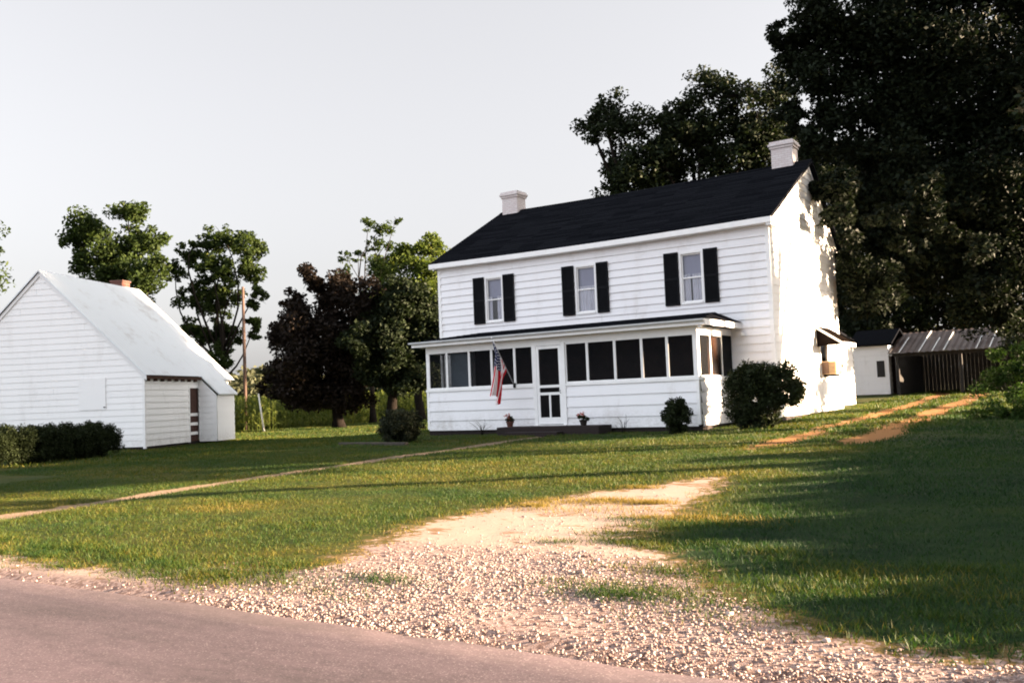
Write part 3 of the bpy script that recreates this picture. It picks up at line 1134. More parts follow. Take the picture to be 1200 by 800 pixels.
tree('very tall dark tree out of view, added behind the boundary row to shade the great tree', 0, 0,
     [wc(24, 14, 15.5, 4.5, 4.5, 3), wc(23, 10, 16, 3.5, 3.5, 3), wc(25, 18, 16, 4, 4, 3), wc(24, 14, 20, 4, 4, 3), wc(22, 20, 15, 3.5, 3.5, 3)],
     M['leaf_dark'], 60, .36, trunk_r=.5, group=TR, base=gpt(24, 14, -.1), seed=24, prune=True)  # unseen tree, added to keep the sun off the great tree
tree('broad dark tree out of view, added across the road to dim the right lawn', 0, 0,
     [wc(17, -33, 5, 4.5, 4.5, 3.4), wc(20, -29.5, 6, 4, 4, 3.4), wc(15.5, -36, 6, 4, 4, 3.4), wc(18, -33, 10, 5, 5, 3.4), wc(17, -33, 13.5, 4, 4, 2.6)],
     M['leaf_dark'], 110, .32, trunk_r=.4, group=TR, base=gpt(17.5, -33, -.1), seed=25, prune=True)  # unseen tree, added to cut the sky light on the right lawn
HG = 'shrubs of the boundary row'
rr = np.random.default_rng(77)
for i, yy in enumerate(np.arange(-18.6, 3.4, 1.55)):
    xx = 10.9 + rr.normal() * .3
    h = float(np.interp(yy, [-18.6, -16, -14, -8, -5], [.78, .92, 1.22, 1.45, 1.8])) + rr.normal() * .08
    b = gpt(xx, yy, -.05)
    tree('one of the dark unclipped shrubs in the boundary row right of the lawn', 0, 0,
         [wc(xx, yy, b[2] + h * .34, 1.15, 1.25, h * .36), wc(xx + rr.normal() * .3, yy + rr.normal() * .4, b[2] + h * .68, .95, 1.1, h * .32)],
         M['leaf_dark'], 360, .17, trunk_r=.07, group=HG, name='boundary_shrub', base=b, seed=40 + i, cat='shrub')

for i, yy in enumerate(np.arange(-18.2, 3.0, 1.7)):
    xx = 12.6 + rr.normal() * .2
    h = float(np.interp(yy, [-18.6, -16, -14, -8, -5], [1.05, 1.25, 1.52, 1.8, 2.15])) + rr.normal() * .06
    b = gpt(xx, yy, -.05)
    tree('one of the dark unclipped shrubs in the boundary row right of the lawn', 0, 0,
         [wc(xx, yy, b[2] + h * .34, .8, 1.5, h * .36), wc(xx, yy, b[2] + h * .72, .8, 1.4, h * .28)],
         M['leaf_dark'], 420, .17, trunk_r=.07, group=HG, name='boundary_shrub', base=b, seed=70 + i, cat='shrub')

# shrubs seen at the right edge of the picture
WG = 'shrubs at the right edge of the drive'
b = gpt(*at(1190, 470, 26)[:2], -.05)
tree('leafy green shrub at the right frame edge beyond the shaded lawn', 0, 0,
     [wc(b[0], b[1], b[2] + .7, .9, .9, .75), wc(b[0] + .7, b[1] + .3, b[2] + 1.3, .9, .9, .8), wc(b[0] - .2, b[1] + .3, b[2] + 1.5, .5, .5, .6)],
     M['leaf_weed'], 420, .10, trunk_r=.05, group=WG, name='wild_shrub', base=b, seed=60, cat='shrub')
b = gpt(*at(1172, 488, 23)[:2], -.05)
tree('low bright green weedy clump in front of the shrub at the right edge', 0, 0,
     [wc(b[0], b[1], b[2] + .22, .75, .6, .3), wc(b[0] + .8, b[1] - .1, b[2] + .3, .7, .6, .36)],
     M['leaf_weed'], 700, .08, trunk_r=.025, group=WG, name='weed_clump', base=b, seed=61, cat='weeds')
b = gpt(*at(1215, 455, 30)[:2], -.05)
tree('dark rounded shrub partly cut off by the right frame edge', 0, 0,
     [wc(b[0], b[1], b[2] + 1.1, 1.1, 1.1, 1.1), wc(b[0] - .3, b[1] + .3, b[2] + 2.2, .9, .9, .9)],
     M['leaf_dark'], 200, .16, trunk_r=.08, group=WG, name='dark_shrub', base=b, seed=62, cat='shrub')


def bush(name, label, base, lobes, mat, per_m2, size, seed, stems=5, sub=.26, fill=.55, flat=.9, group=None):
    rng = np.random.default_rng(seed)
    t = thing(name, label, 'bush', base, group)
    cl = [(np.asarray(base) + np.array(c), np.array(r_)) for c, r_ in lobes]
    V = leaves(cl, per_m2, size, rng, sub=sub, fill=fill, flat=flat, kmul=5)
    link_obj('foliage', np_mesh('foliage', V, quads(V), mat), t)
    mb = MB()
    for k in range(stems):
        c, r_ = cl[k % len(cl)]
        foot = np.asarray(base) + np.array([rng.normal() * .1, rng.normal() * .1, -.05])
        mb = MB()
        limb(mb, foot, c + rng.normal(size=3) * r_ * .3, .03, .012, rng, sag=.05, seg=5)
        mb.build('stem', M['bark'], t, smooth=True)
    return t


bush('rounded_shrub', 'large dark shrub hiding the corner of the farmhouse beside the porch', gpt(.25, -2.15),
     [((-.25, 0, .78), (.86, .75, .76)), ((.38, 0, 1.15), (.78, .7, .6)), ((-.3, .05, 1.2), (.7, .7, .52)), ((.72, .1, .95), (.42, .5, .42)), ((-.15, -.1, .35), (.55, .5, .4)), ((0, 0, 1.40), (.7, .65, .42))],
     M['leaf_bush'], 1900, .08, 301, stems=9)
bush('small_shrub', 'small dark pointed shrub against the right half of the porch wall', gpt(-1.6, -3.65),
     [((0, 0, .32), (.44, .40, .34)), ((0, 0, .56), (.38, .36, .32)), ((.02, 0, .76), (.26, .26, .26)), ((-.16, 0, .45), (.26, .3, .34)), ((.18, 0, .42), (.26, .3, .34))], M['leaf_bush'], 2300, .062, 302)
bush('ball_shrub', 'round clipped dark bush on the lawn left of the porch', gpt(-8.85, -6.3),
     [((0, 0, .50), (.72, .68, .50)), ((-.30, 0, .45), (.44, .48, .42)), ((.30, 0, .45), (.44, .48, .42)), ((0, -.1, .3), (.64, .62, .32)), ((0, 0, .6), (.5, .5, .42))], M['leaf_ball'], 2400, .052, 303, sub=.2, fill=.7)

# clipped hedge in front of the shed
hp0, hp1 = np.array([-18.6, -13.6]), np.array([-19.85, -8.25])
hb = (hp0 + hp1) / 2
ht = thing('clipped_hedge', 'low dark clipped hedge in front of the white shed', 'hedge', gpt(*hb))
rng = np.random.default_rng(310)
lob = []
Lh = np.linalg.norm(hp1 - hp0)
for s in np.arange(0, 1.001, .05):
    p = hp0 + (hp1 - hp0) * s
    g0 = float(gz(*p))
    hh = 1.12 + rng.normal() * .03 - (.12 if s > .97 else 0)
    for zz, rz in ((.30, .30), (.62, .32), (hh - .30, .31)):
        lob.append((np.array([p[0], p[1], g0 + zz]), np.array([.48, .40, rz])))
V = leaves(lob, 1500, .07, rng, sub=.34, fill=.62, flat=1.0, kmul=3)
link_obj('foliage', np_mesh('foliage', V, quads(V), M['leaf_bush']), ht)
mb = MB()
for s in np.arange(.03, 1, .055):
    p = hp0 + (hp1 - hp0) * s
    for _ in range(2):
        f = gpt(*(p + rng.normal(size=2) * .08), -.05)
        mb = MB()
        limb(mb, f, f + np.array([rng.normal() * .15, rng.normal() * .15, .75]), .025, .012, rng, seg=5)
        mb.build('stem', M['bark'], ht, smooth=True)

# dry stalks by the porch wall
for lab, bx, by, sd_ in (('bare dry stalks against the porch wall right of the door', -3.45, -3.05, 1), ('thin leafless stalks against the porch wall below the flag', -8.35, -3.05, 2)):
    rng = np.random.default_rng(sd_)
    b = gpt(bx, by)
    mb = MB()
    for k in range(9):
        f = b + np.array([rng.normal() * .02, rng.normal() * .02, -.03])
        e = f + np.array([rng.normal() * .22, rng.normal() * .08, rng.uniform(.25, .55)])
        limb(mb, f, e, .009, .004, rng, seg=4)
    o = mb.build('dry_stalks', M['bark'], None, smooth=True)
    tag(o, lab, 'plant', 'dry plants by the porch')

# ------------------------------------------------------------------ corn and far woods
rng = np.random.default_rng(400)
cv = []
rows_x = np.arange(-36.2, -47, -.78)
stx, sty = [], []
for k, xr in enumerate(rows_x):
    yy = np.arange(-4, 62, .34) + rng.normal(size=len(np.arange(-4, 62, .34))) * .06
    stx.append(np.full(len(yy), xr) + rng.normal(size=len(yy)) * .05)
    sty.append(yy)
stx, sty = np.concatenate(stx), np.concatenate(sty)
ns = len(stx)
hz = 1.95 + rng.normal(size=ns) * .12 + .25 * (fbm(stx, sty, .15, 71) - .5)
gz0 = gz(stx, sty)
for j in range(11):
    zb = gz0 + hz * (.10 + .085 * j)
    a = rng.uniform(0, 6.28, ns)
    L = rng.uniform(.45, .75, ns) * (1 - .03 * j)
    dx, dy = np.cos(a), np.sin(a)
    w = .045
    p0 = np.stack([stx, sty, zb], 1)
    p1 = p0 + np.stack([dx * L * .5, dy * L * .5, L * .42], 1)
    p2 = p0 + np.stack([dx * L, dy * L, L * .18], 1)
    sx = np.stack([-dy * w, dx * w, np.zeros(ns)], 1)
    q1 = np.stack([p0 - sx * .6, p0 + sx * .6, p1 + sx, p1 - sx], 1)
    q2 = np.stack([p1 - sx, p1 + sx, p2 + sx * .15, p2 - sx * .15], 1)
    cv += [q1.reshape(-1, 3), q2.reshape(-1, 3)]
for a in (0, 1.57):
    d = np.array([math.cos(a), math.sin(a), 0]) * .018
    lo = np.stack([stx, sty, gz0 - .05], 1)
    hi = np.stack([stx, sty, gz0 + hz * 1.02], 1)
    cv.append(np.stack([lo - d, lo + d, hi + d, hi - d], 1).reshape(-1, 3))
for j in range(4):                                     # tassels
    a = rng.uniform(0, 6.28, ns)
    lo = np.stack([stx, sty, gz0 + hz * .98], 1)
    hi = lo + np.stack([np.cos(a) * .12, np.sin(a) * .12, np.full(ns, .26)], 1)
    d = np.stack([-np.sin(a) * .02, np.cos(a) * .02, np.zeros(ns)], 1)
    cv.append(np.stack([lo - d, lo + d, hi + d, hi - d], 1).reshape(-1, 3))
V = np.concatenate(cv)
o = link_obj('corn_field', np_mesh('corn_field', V, quads(V), M['leaf_corn']), kind='stuff')
o['label'] = 'field of tall tasselled corn behind the lawn'

rng = np.random.default_rng(410)
cl = []
for ang in np.linspace(-1.25, .85, 110):
    # a ring of woods far behind the fields
    d = 150 + rng.uniform(-12, 25)
    f = np.array([FW[0], FW[1]]) / math.hypot(FW[0], FW[1])
    ca, sa = math.cos(-ang), math.sin(-ang)
    p = CAM[:2] + d * np.array([f[0] * ca - f[1] * sa, f[0] * sa + f[1] * ca])
    h = rng.uniform(4.5, 8.5)
    for k in range(3):
        cl.append((np.array([p[0] + rng.normal() * 3, p[1] + rng.normal() * 3, -.5 + h * (.25 + .28 * k)]), np.array([3.2, 3.2, h * .26]) * rng.uniform(.8, 1.2)))
V = leaves(cl, 14, .9, rng)
o = link_obj('far_woods', np_mesh('far_woods', V, quads(V), M['far_leaf']), kind='stuff')
o['label'] = 'far wood along the edge of the fields'


# ------------------------------------------------------------------ farmhouse
house = thing('farmhouse', 'two storey white clapboard farmhouse with black shutters and a screened front porch', 'house', (-6, 3, 0))
W, D, HE, YR, ZR = 12.16, 7.6, 5.70, 4.6, 8.30
SL = (8.48 - 5.88) / 4.88
WINS = [(-10.12, -9.35), (-6.50, -5.69), (-2.81, -2.02)]
WZ0, WZ1 = 3.56, 5.20


def sag(x):
    return -.055 * math.sin(math.pi * min(1, max(0, (x + W) / W)))


# front wall
mb = MB()
PF = lambda u, o, z: (u, -o, z)
clapboards(mb, PF, -W + .09, -.09, 0.05, 5.72, .242, [(a, b, WZ0, WZ1) for a, b in WINS], lip=.038)
mb.build('wall', M['siding'], house)
for x0, x1 in ((-W - .03, -W + .09), (-.09, .03)):
    mb = MB()
    mb.box(x0, x1, -.04, .07, 0.02, 5.68)
    mb.build('corner_board', M['trim'], house, bevel=.004)
# gable end (facing the sun)
rise = lambda y: (5.88 - .17) + SL * (y + .28) if y <= YR else (5.88 - .17) + SL * 4.88 - (SL * 4.88 - .02) * (y - YR) / (D + .15 - YR)
def gclip(z):
    z0 = 5.74
    if z <= z0:
        return (.07, D - .02)
    lo = (z - (5.88 - .17)) / SL - .28
    k = (5.88 - .17) + SL * 4.88 - z
    hi = YR + k / (SL * 4.88 - .02) * (D + .15 - YR)
    return (max(.07, lo), min(D - .02, hi))
mb = MB()
clapboards(mb, lambda u, o, z: (o, u, z), .07, D - .02, .06, 8.24, .242, [(4.75, 5.75, 1.2, 2.6)], clip=gclip)
mb.build('wall', M['gable_siding'], house)
mb = MB()
clapboards(mb, lambda u, o, z: (-W - o, u, z), .02, D, .05, 8.24, .242, clip=gclip)
mb.build('wall', M['siding'], house)
mb = MB()
clapboards(mb, lambda u, o, z: (u, D + o, z), -W, 0, .05, 5.72, .242)
mb.build('wall', M['siding'], house)
mb = MB()
mb.box(-W + .02, -.02, .02, D - .02, -.7, .055)
mb.build('foundation', M['brick_dark'], house)
mb = MB()
mb.box(-W + .3, -.3, .9, D - .3, .06, 5.6)
mb.build('interior', M['dark'], house)

# main roof: courses of shingles over a deck
mb = MB()
xa, xb = -W - .22, .20
nseg = 14
xsr = [xa + (xb - xa) * i / nseg for i in range(nseg + 1)]
def roof_z(y):
    if y <= YR:
        return 5.88 + SL * (y + .28)
    return 8.48 - (8.48 - 5.86) * (y - YR) / (D + .25 - YR)
courses = [-.30 + (YR + .30) * i / 26 for i in range(27)]
rear = [YR + (D + .25 - YR) * i / 18 for i in range(19)]
for a, b, lift in [(p, q, 1) for p, q in zip(courses[:-1], courses[1:])] + [(p, q, 2) for p, q in zip(rear[:-1], rear[1:])]:
    for x0, x1 in zip(xsr[:-1], xsr[1:]):
        s0, s1 = sag(x0), sag(x1)
        if lift == 1:
            la, lb = .014, 0
        else:
            la, lb = 0, .014
        j = random.uniform(0, .006)
        mb.face((x0, a, roof_z(a) + s0 + la + j), (x1, a, roof_z(a) + s1 + la + j), (x1, b, roof_z(b) + s1 + lb), (x0, b, roof_z(b) + s0 + lb))
        e = a if lift == 1 else b
        mb.face((x0, e, roof_z(e) + s0 - .006), (x1, e, roof_z(e) + s1 - .006), (x1, e, roof_z(e) + s1 + .014 + j), (x0, e, roof_z(e) + s0 + .014 + j))
for x0, x1 in zip(xsr[:-1], xsr[1:]):      # underside
    s0, s1 = sag(x0), sag(x1)
    for a, b in ((-.28, YR), (YR, D + .23)):
        mb.face((x0, a, roof_z(a) + s0 - .09), (x0, b, roof_z(b) + s0 - .09), (x1, b, roof_z(b) + s1 - .09), (x1, a, roof_z(a) + s1 - .09))
for x in (xa, xb):
    for a, b in ((-.28, YR), (YR, D + .23)):
        mb.face((x, a, roof_z(a) - .09), (x, b, roof_z(b) - .09), (x, b, roof_z(b) + .012), (x, a, roof_z(a) + .012))
# ridge cap
for x0, x1 in zip(xsr[:-1], xsr[1:]):
    s0, s1 = sag(x0), sag(x1)
    mb.face((x0, YR - .14, 8.43 + s0), (x1, YR - .14, 8.43 + s1), (x1, YR, 8.51 + s1), (x0, YR, 8.51 + s0))
    mb.face((x0, YR, 8.51 + s0), (x1, YR, 8.51 + s1), (x1, YR + .14, 8.42 + s1), (x0, YR + .14, 8.42 + s0))
roof = mb.build('roof', M['shingle'], house)
# fascia, soffit, frieze
mb = MB()
for x0, x1 in zip(xsr[:-1], xsr[1:]):
    s0, s1 = sag(x0), sag(x1)
    mb.hexa([(x0, -.305, 5.70 + s0), (x1, -.305, 5.70 + s1), (x1, -.275, 5.70 + s1), (x0, -.275, 5.70 + s0),
             (x0, -.305, 5.865 + s0), (x1, -.305, 5.865 + s1), (x1, -.275, 5.865 + s1), (x0, -.275, 5.865 + s0)])
mb.build('fascia', M['trim'], roof)
mb = MB()
for x0, x1 in zip(xsr[:-1], xsr[1:]):
    s0, s1 = sag(x0), sag(x1)
    mb.hexa([(x0, -.273, 5.685 + s0), (x1, -.273, 5.685 + s1), (x1, .05, 5.685 + s1), (x0, .05, 5.685 + s0),
             (x0, -.273, 5.71 + s0), (x1, -.273, 5.71 + s1), (x1, .05, 5.71 + s1), (x0, .05, 5.71 + s0)])
mb.build('soffit', M['trim'], roof)
for xs_, xo in ((.026, .06), (-W - .06, -W - .026)):
    for a, b in ((-.27, YR), (YR, D + .2)):
        mb = MB()
        za, zb = roof_z(a) - .095, roof_z(b) - .095
        mb.hexa([(xs_, a, za - .17), (xo, a, za - .17), (xo, b, zb - .17), (xs_, b, zb - .17), (xs_, a, za), (xo, a, za), (xo, b, zb), (xs_, b, zb)])
        mb.build('rake_board', M['trim'], roof, bevel=.004)
mb = MB()
mb.box(.062, .19, -.27, .42, 5.62, 5.69)
mb.build('eave_return', M['trim'], roof, bevel=.004)
# gable vent-free chimneys
def chimney(cx):
    mb = MB()
    y0, y1 = YR - .30, YR + .34
    mb.box(cx - .36, cx + .36, y0, y1, 7.9, 8.98)
    mb.box(cx - .40, cx + .40, y0 - .04, y1 + .04, 8.98, 9.06)
    mb.box(cx - .44, cx + .44, y0 - .08, y1 + .08, 9.062, 9.15)
    mb.box(cx - .40, cx + .40, y0 - .04, y1 + .04, 9.152, 9.23)
    o = mb.build('chimney', M['white_brick'], roof, bevel=.012)
    o['label'] = 'white painted brick chimney with a stepped cap'
    mb = MB()
    mb.box(cx - .22, cx + .22, y0 + .12, y1 - .12, 9.20, 9.245)
    return o
chimney(-.72)
chimney(-11.75)

# upstairs windows
def sash_window(x0, x1, z0, z1, parent, parted=0., shade_z=-.05):
    f = MB()
    f.box(x0, x0 + .07, -.045, .05, z0, z1)
    f.box(x1 - .07, x1, -.045, .05, z0, z1)
    f.box(x0 + .07, x1 - .07, -.045, .05, z1 - .08, z1)
    f.box(x0 + .07, x1 - .07, -.07, .05, z0, z0 + .07)
    w = f.build('window', M['trim'], parent, bevel=.005)
    s = MB()
    zm = (z0 + z1) / 2
    a, b = x0 + .07, x1 - .07
    for (q0, q1, y) in ((z0 + .07, zm + .02, .012), (zm - .02, z1 - .08, .030)):
        s.box(a, a + .035, y - .012, y + .012, q0, q1)
        s.box(b - .035, b, y - .012, y + .012, q0, q1)
        s.box(a + .035, b - .035, y - .012, y + .012, q0, q0 + .04)
        s.box(a + .035, b - .035, y - .012, y + .012, q1 - .04, q1)
    s.build('sash', M['trim'], w)
    g = MB()
    g.face((a + .03, .014, z0 + .1), (b - .03, .014, z0 + .1), (b - .03, .014, zm), (a + .03, .014, zm))
    g.face((a + .03, .032, zm), (b - .03, .032, zm), (b - .03, .032, z1 - .1), (a + .03, .032, z1 - .1))
    g.build('pane', M['glass'], w)
    # drawn curtains below, a lowered shade above
    c = MB()
    K = 22
    for k in range(K):
        u0, u1 = a + (b - a) * k / K, a + (b - a) * (k + 1) / K
        y0_, y1_ = .085 + .018 * math.sin(k * 1.9) + .006 * math.sin(k * .7), .085 + .018 * math.sin((k + 1) * 1.9) + .006 * math.sin((k + 1) * .7)
        if abs((k + .5) / K - .42) < parted:
            continue
        c.face((u0, y0_, z0 + .05), (u1, y1_, z0 + .05), (u1, y1_, zm + .12), (u0, y0_, zm + .12))
    c.build('curtain', M['curtain'], w)
    c = MB()
    c.box(a, b, .125, .13, zm + shade_z, z1 - .04)
    c.build('window_shade', M['shade'], w)
    d = MB()
    d.box(a - .05, b + .05, .25, .27, z0, z1)
    d.build('backing', M['dark'], w)
    return w


for (x0, x1), (s0, s1, s2, s3) in zip(WINS, [(-10.60, -10.135, -9.335, -8.88), (-6.97, -6.515, -5.675, -5.25), (-3.30, -2.825, -2.005, -1.56)]):
    w = sash_window(x0, x1, WZ0, WZ1, house, *((.16, .06) if x0 < -9 else (0., -.05) if x0 < -5 else (.04, -.02)))
    for a, b in ((s0, s1), (s2, s3)):
        m_ = MB()
        z0, z1 = WZ0 - .0, WZ1 + .0
        m_.box(a, a + .05, -.082, -.045, z0, z1)
        m_.box(b - .05, b, -.082, -.045, z0, z1)
        for zz in (z0, (z0 + z1) / 2 - .04, z1 - .08):
            m_.box(a + .05, b - .05, -.080, -.045, zz, zz + .08)
        zz = z0 + .09
        while zz < z1 - .1:
            m_.hexa([(a + .05, -.075, zz), (b - .05, -.075, zz), (b - .05, -.049, zz + .03), (a + .05, -.049, zz + .03),
                     (a + .05, -.075, zz + .01), (b - .05, -.075, zz + .01), (b - .05, -.049, zz + .04), (a + .05, -.049, zz + .04)])
            zz += .042
        m_.box(a + .04, b - .04, -.050, -.044, z0 + .02, z1 - .02)
        m_.build('shutter', M['shutter'], w)

# ---------------- porch
PX0, PX1, PY = -10.74, -1.29, -2.68
mb = MB()
clapboards(mb, lambda u, o, z: (u, PY - o, z), PX0 + .07, -6.60, -.04, 1.22, .315, lip=.036, joints=False)
clapboards(mb, lambda u, o, z: (u, PY - o, z), -5.46, PX1 - .07, -.04, 1.22, .315, lip=.036, joints=False)
for (sx, X) in ((1, PX1), (-1, PX0)):
    clapboards(mb, lambda u, o, z: (X + sx * o, u, z), PY + .06, -.03, -.04, 1.22, .315, lip=.036, joints=False)
porch = mb.build('porch_wall', M['siding'], house)
mb = MB()
mb.box(PX0 + .02, PX1 - .02, PY + .03, -.03, -.6, -.03)
mb.build('porch_base', M['brick_dark'], house)
mb = MB()
mb.box(PX0 + .05, PX1 - .05, PY + .06, -.04, .005, .05)
mb.build('porch_floor', M['wood_floor'], house)
mb = MB()
mb.box(PX0 + .05, PX1 - .05, PY + .06, -.04, 2.70, 2.73)
mb.build('porch_ceiling', M['wood_floor'], house)
mb = MB()
# lining of the house wall inside the porch and inside face of the half walls
mb.box(PX0 + .1, PX1 - .06, -.06, -.03, .05, 2.70)
mb.build('porch_lining', M['warm_wood'], house)
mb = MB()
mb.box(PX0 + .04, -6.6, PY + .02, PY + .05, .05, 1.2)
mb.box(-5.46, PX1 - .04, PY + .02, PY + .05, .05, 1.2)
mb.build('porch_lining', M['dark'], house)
mb = MB()
# sill band, header, posts
mb.box(PX0 - .02, -6.60, PY - .045, PY + .06, 1.215, 1.30)
mb.box(-5.46, PX1 + .02, PY - .045, PY + .06, 1.215, 1.30)
mb.box(PX0, PX1, PY - .02, PY + .06, 2.50, 2.70)
for x in (PX0, PX1 - .10):
    mb.box(x, x + .10, PY - .03, PY + .07, .0, 1.213)
    mb.box(x, x + .10, PY - .015, PY + .07, 1.302, 2.498)
for X, sx in ((PX1, 1), (PX0, -1)):
    xi, xo = sorted((X - sx * .08, X + sx * .045))
    mb.box(xi, xo, PY + .075, -.03, 1.217, 1.302)
    xi, xo = sorted((X - sx * .08, X + sx * .02))
    mb.box(xi, xo, PY + .063, -.03, 2.502, 2.698)
mb.build('porch_frame', M['trim'], house, bevel=.006)
# screens: each opening its own panel
def screen_panel(x0, x1, z0=1.302, z1=2.498, y=PY):
    f = MB()
    t = .035
    f.box(x0, x0 + t, y - .012, y + .03, z0, z1)
    f.box(x1 - t, x1, y - .012, y + .03, z0, z1)
    f.box(x0 + t, x1 - t, y - .012, y + .03, z0, z0 + .04)
    f.box(x0 + t, x1 - t, y - .012, y + .03, z1 - .04, z1)
    p = f.build('screen_panel', M['trim'], house)
    g = MB()
    g.face((x0 + t, y + .01, z0 + .04), (x1 - t, y + .01, z0 + .04), (x1 - t, y + .01, z1 - .04), (x0 + t, y + .01, z1 - .04))
    g.build('screen', M['screen'], p)
    return p
ed = [PX0 + .10, -9.89, -9.0, -8.13, -7.27, -6.60]
for a, b in zip(ed[:-1], ed[1:]):
    screen_panel(a + .003, b - .003)
ed = [-5.46, -4.72, -3.82, -2.97, -2.19, PX1 - .10]
for a, b in zip(ed[:-1], ed[1:]):
    screen_panel(a + .003, b - .003)
for X, sx in ((PX1, 1), (PX0, -1)):
    edy = [PY + .075, -1.76, -.84]
    for a, b in zip(edy[:-1], edy[1:]):
        f = MB()
        t = .04
        xi, xo = X - .03, X + .015
        f.box(xi, xo, a, a + t, 1.304, 2.50)
        f.box(xi, xo, b - t, b, 1.304, 2.50)
        f.box(xi, xo, a + t, b - t, 1.304, 1.345)
        f.box(xi, xo, a + t, b - t, 2.46, 2.50)
        p = f.build('screen_panel', M['trim'], house)
        g = MB()
        g.face((X - .008, a + t, 1.345), (X - .008, b - t, 1.345), (X - .008, b - t, 2.46), (X - .008, a + t, 2.46))
        g.build('screen', M['screen'], p)
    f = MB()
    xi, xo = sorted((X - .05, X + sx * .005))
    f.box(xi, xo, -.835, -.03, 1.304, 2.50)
    o = f.build('end_panel', M['dark_metal'] if sx > 0 else M['trim'], house)  # dark colour at the sunny end stands for the house corner's shadow
mb = MB()
mb.box(-9.86, -9.03, PY + .16, PY + .18, 1.3, 2.5)
mb.build('blind', M['blind'], house)
mb = MB()
for k in range(34):
    mb.box(PX1 - .10, PX1 - .09, -1.70, -.90, 1.36 + k * .033, 1.36 + k * .033 + .029)
mb.build('blind', M['slat'], house)  # slatted blind added to give the warm light behind the end screen
# screen door
mb = MB()
mb.box(-6.597, -6.47, PY - .05, PY + .06, .08, 2.52)
mb.box(-5.59, -5.463, PY - .05, PY + .06, .08, 2.52)
mb.box(-6.47, -5.59, PY - .05, PY + .06, 2.46, 2.58)
mb.build('door_frame', M['trim'], house, bevel=.005)
mb = MB()
mb.box(-6.6, -5.46, PY - .12, PY + .06, .0, .08)
mb.build('door_sill', M['trim'], house, bevel=.01)
mb = MB()
y0, y1 = PY - .042, PY - .005
mb.box(-6.465, -6.375, y0, y1, .10, 2.45)
mb.box(-5.685, -5.595, y0, y1, .10, 2.45)
for z0, z1 in ((.10, .30), (.97, 1.05), (1.19, 1.27), (2.36, 2.45)):
    mb.box(-6.375, -5.685, y0, y1, z0, z1)
mb.box(-6.06, -6.00, y0, y1, .30, .97)
door = mb.build('screen_door', M['trim'], house, bevel=.004)
mb = MB()
for x0, x1, z0, z1 in ((-6.375, -5.685, 1.27, 2.36), (-6.375, -5.685, 1.05, 1.19), (-6.375, -6.06, .30, .97), (-6.0, -5.685, .30, .97)):
    mb.face((x0, PY - .02, z0), (x1, PY - .02, z0), (x1, PY - .02, z1), (x0, PY - .02, z1))
mb.build('screen', M['screen'], door)
mb = MB()
mb.tube([(-5.64, PY - .042, 1.10), (-5.64, PY - .085, 1.10), (-5.64, PY - .085, 1.02), (-5.64, PY - .042, 1.02)], .008, 6)
mb.build('handle', M['dark_metal'], door)
# porch roof with hipped ends
e0, e1, ye = -11.05, -.93, -3.03
zt, ze = 3.26, 2.87
rl, rr_ = -10.25, -1.75
mb = MB()
K = 10
for k in range(K):
    t0, t1 = k / K, (k + 1) / K
    ya, yb = ye + (0 - ye) * t0, ye + (0 - ye) * t1
    za, zb = ze + (zt - ze) * t0, ze + (zt - ze) * t1
    la, lb = e0 + (rl - e0) * t0, e0 + (rl - e0) * t1
    ra, rb = e1 + (rr_ - e1) * t0, e1 + (rr_ - e1) * t1
    nx_ = 12
    for q in range(nx_):
        f0, f1 = q / nx_, (q + 1) / nx_
        mb.face((la + (ra - la) * f0, ya, za + .012), (la + (ra - la) * f1, ya, za + .012), (lb + (rb - lb) * f1, yb, zb), (lb + (rb - lb) * f0, yb, zb))
    mb.face((la, ya, za), (ra, ya, za), (ra, ya, za + .012), (la, ya, za + .012))
mb.face((e1, ye, ze + .01), (e1, -.02, ze + .01), (rr_, -.02, zt))
mb.face((e0, -.02, ze + .01), (e0, ye, ze + .01), (rl, -.02, zt))
mb.face((e0, ye, ze - .02), (e0, -.02, ze - .02), (e1, -.02, ze - .02), (e1, ye, ze - .02))
proof = mb.build('porch_roof', M['shingle'], house)
mb = MB()
mb.box(e0, e1, ye - .012, ye + .02, 2.69, 2.852)
mb.box(e1 - .02, e1 + .012, ye + .022, -.04, 2.69, 2.852)
mb.box(e0 - .012, e0 + .02, ye + .022, -.04, 2.69, 2.852)
mb.box(e0 + .022, e1 - .022, ye + .022, PY - .022, 2.70, 2.72)
mb.build('fascia', M['trim'], proof)
mb = MB()
gut = []
for a in np.linspace(math.pi, 2 * math.pi, 9):
    gut.append((ye - .075 + .06 * math.cos(a), 2.845 + .062 * math.sin(a)))
gx = np.linspace(e0 - .05, e1 + .03, 12)
for x0, x1 in zip(gx[:-1], gx[1:]):
    for (ya, za), (yb, zb) in zip(gut[:-1], gut[1:]):
        mb.face((x0, ya, za), (x1, ya, za), (x1, yb, zb), (x0, yb, zb))
        mb.face((x0, yb, zb + .004), (x1, yb, zb + .004), (x1, ya, za + .004), (x0, ya, za + .004))
for x in (gx[0], gx[-1]):
    mb.face(*[(x, y, z) for y, z in gut])
mb.build('gutter', M['gutter'], proof)
mb = MB()
mb.lathe((-1.1, ye + .1, 2.60), [(.02, .10), (.05, .07), (.055, .03), (.03, 0)], 10)
mb.build('porch_bulb', M['lamp'], house)
# flood lamp on the wall right of the porch
mb = MB()
mb.box(-.93, -.85, -.06, -.025, 2.50, 2.58)
mb.tube([(-.89, -.06, 2.54), (-.89, -.12, 2.54)], .012, 6)
mb.lathe((-.89, -.15, 2.47), [(.03, .10), (.05, .08), (.06, .02), (.055, 0)], 12)
mb.build('wall_lamp', M['lamp'], house)

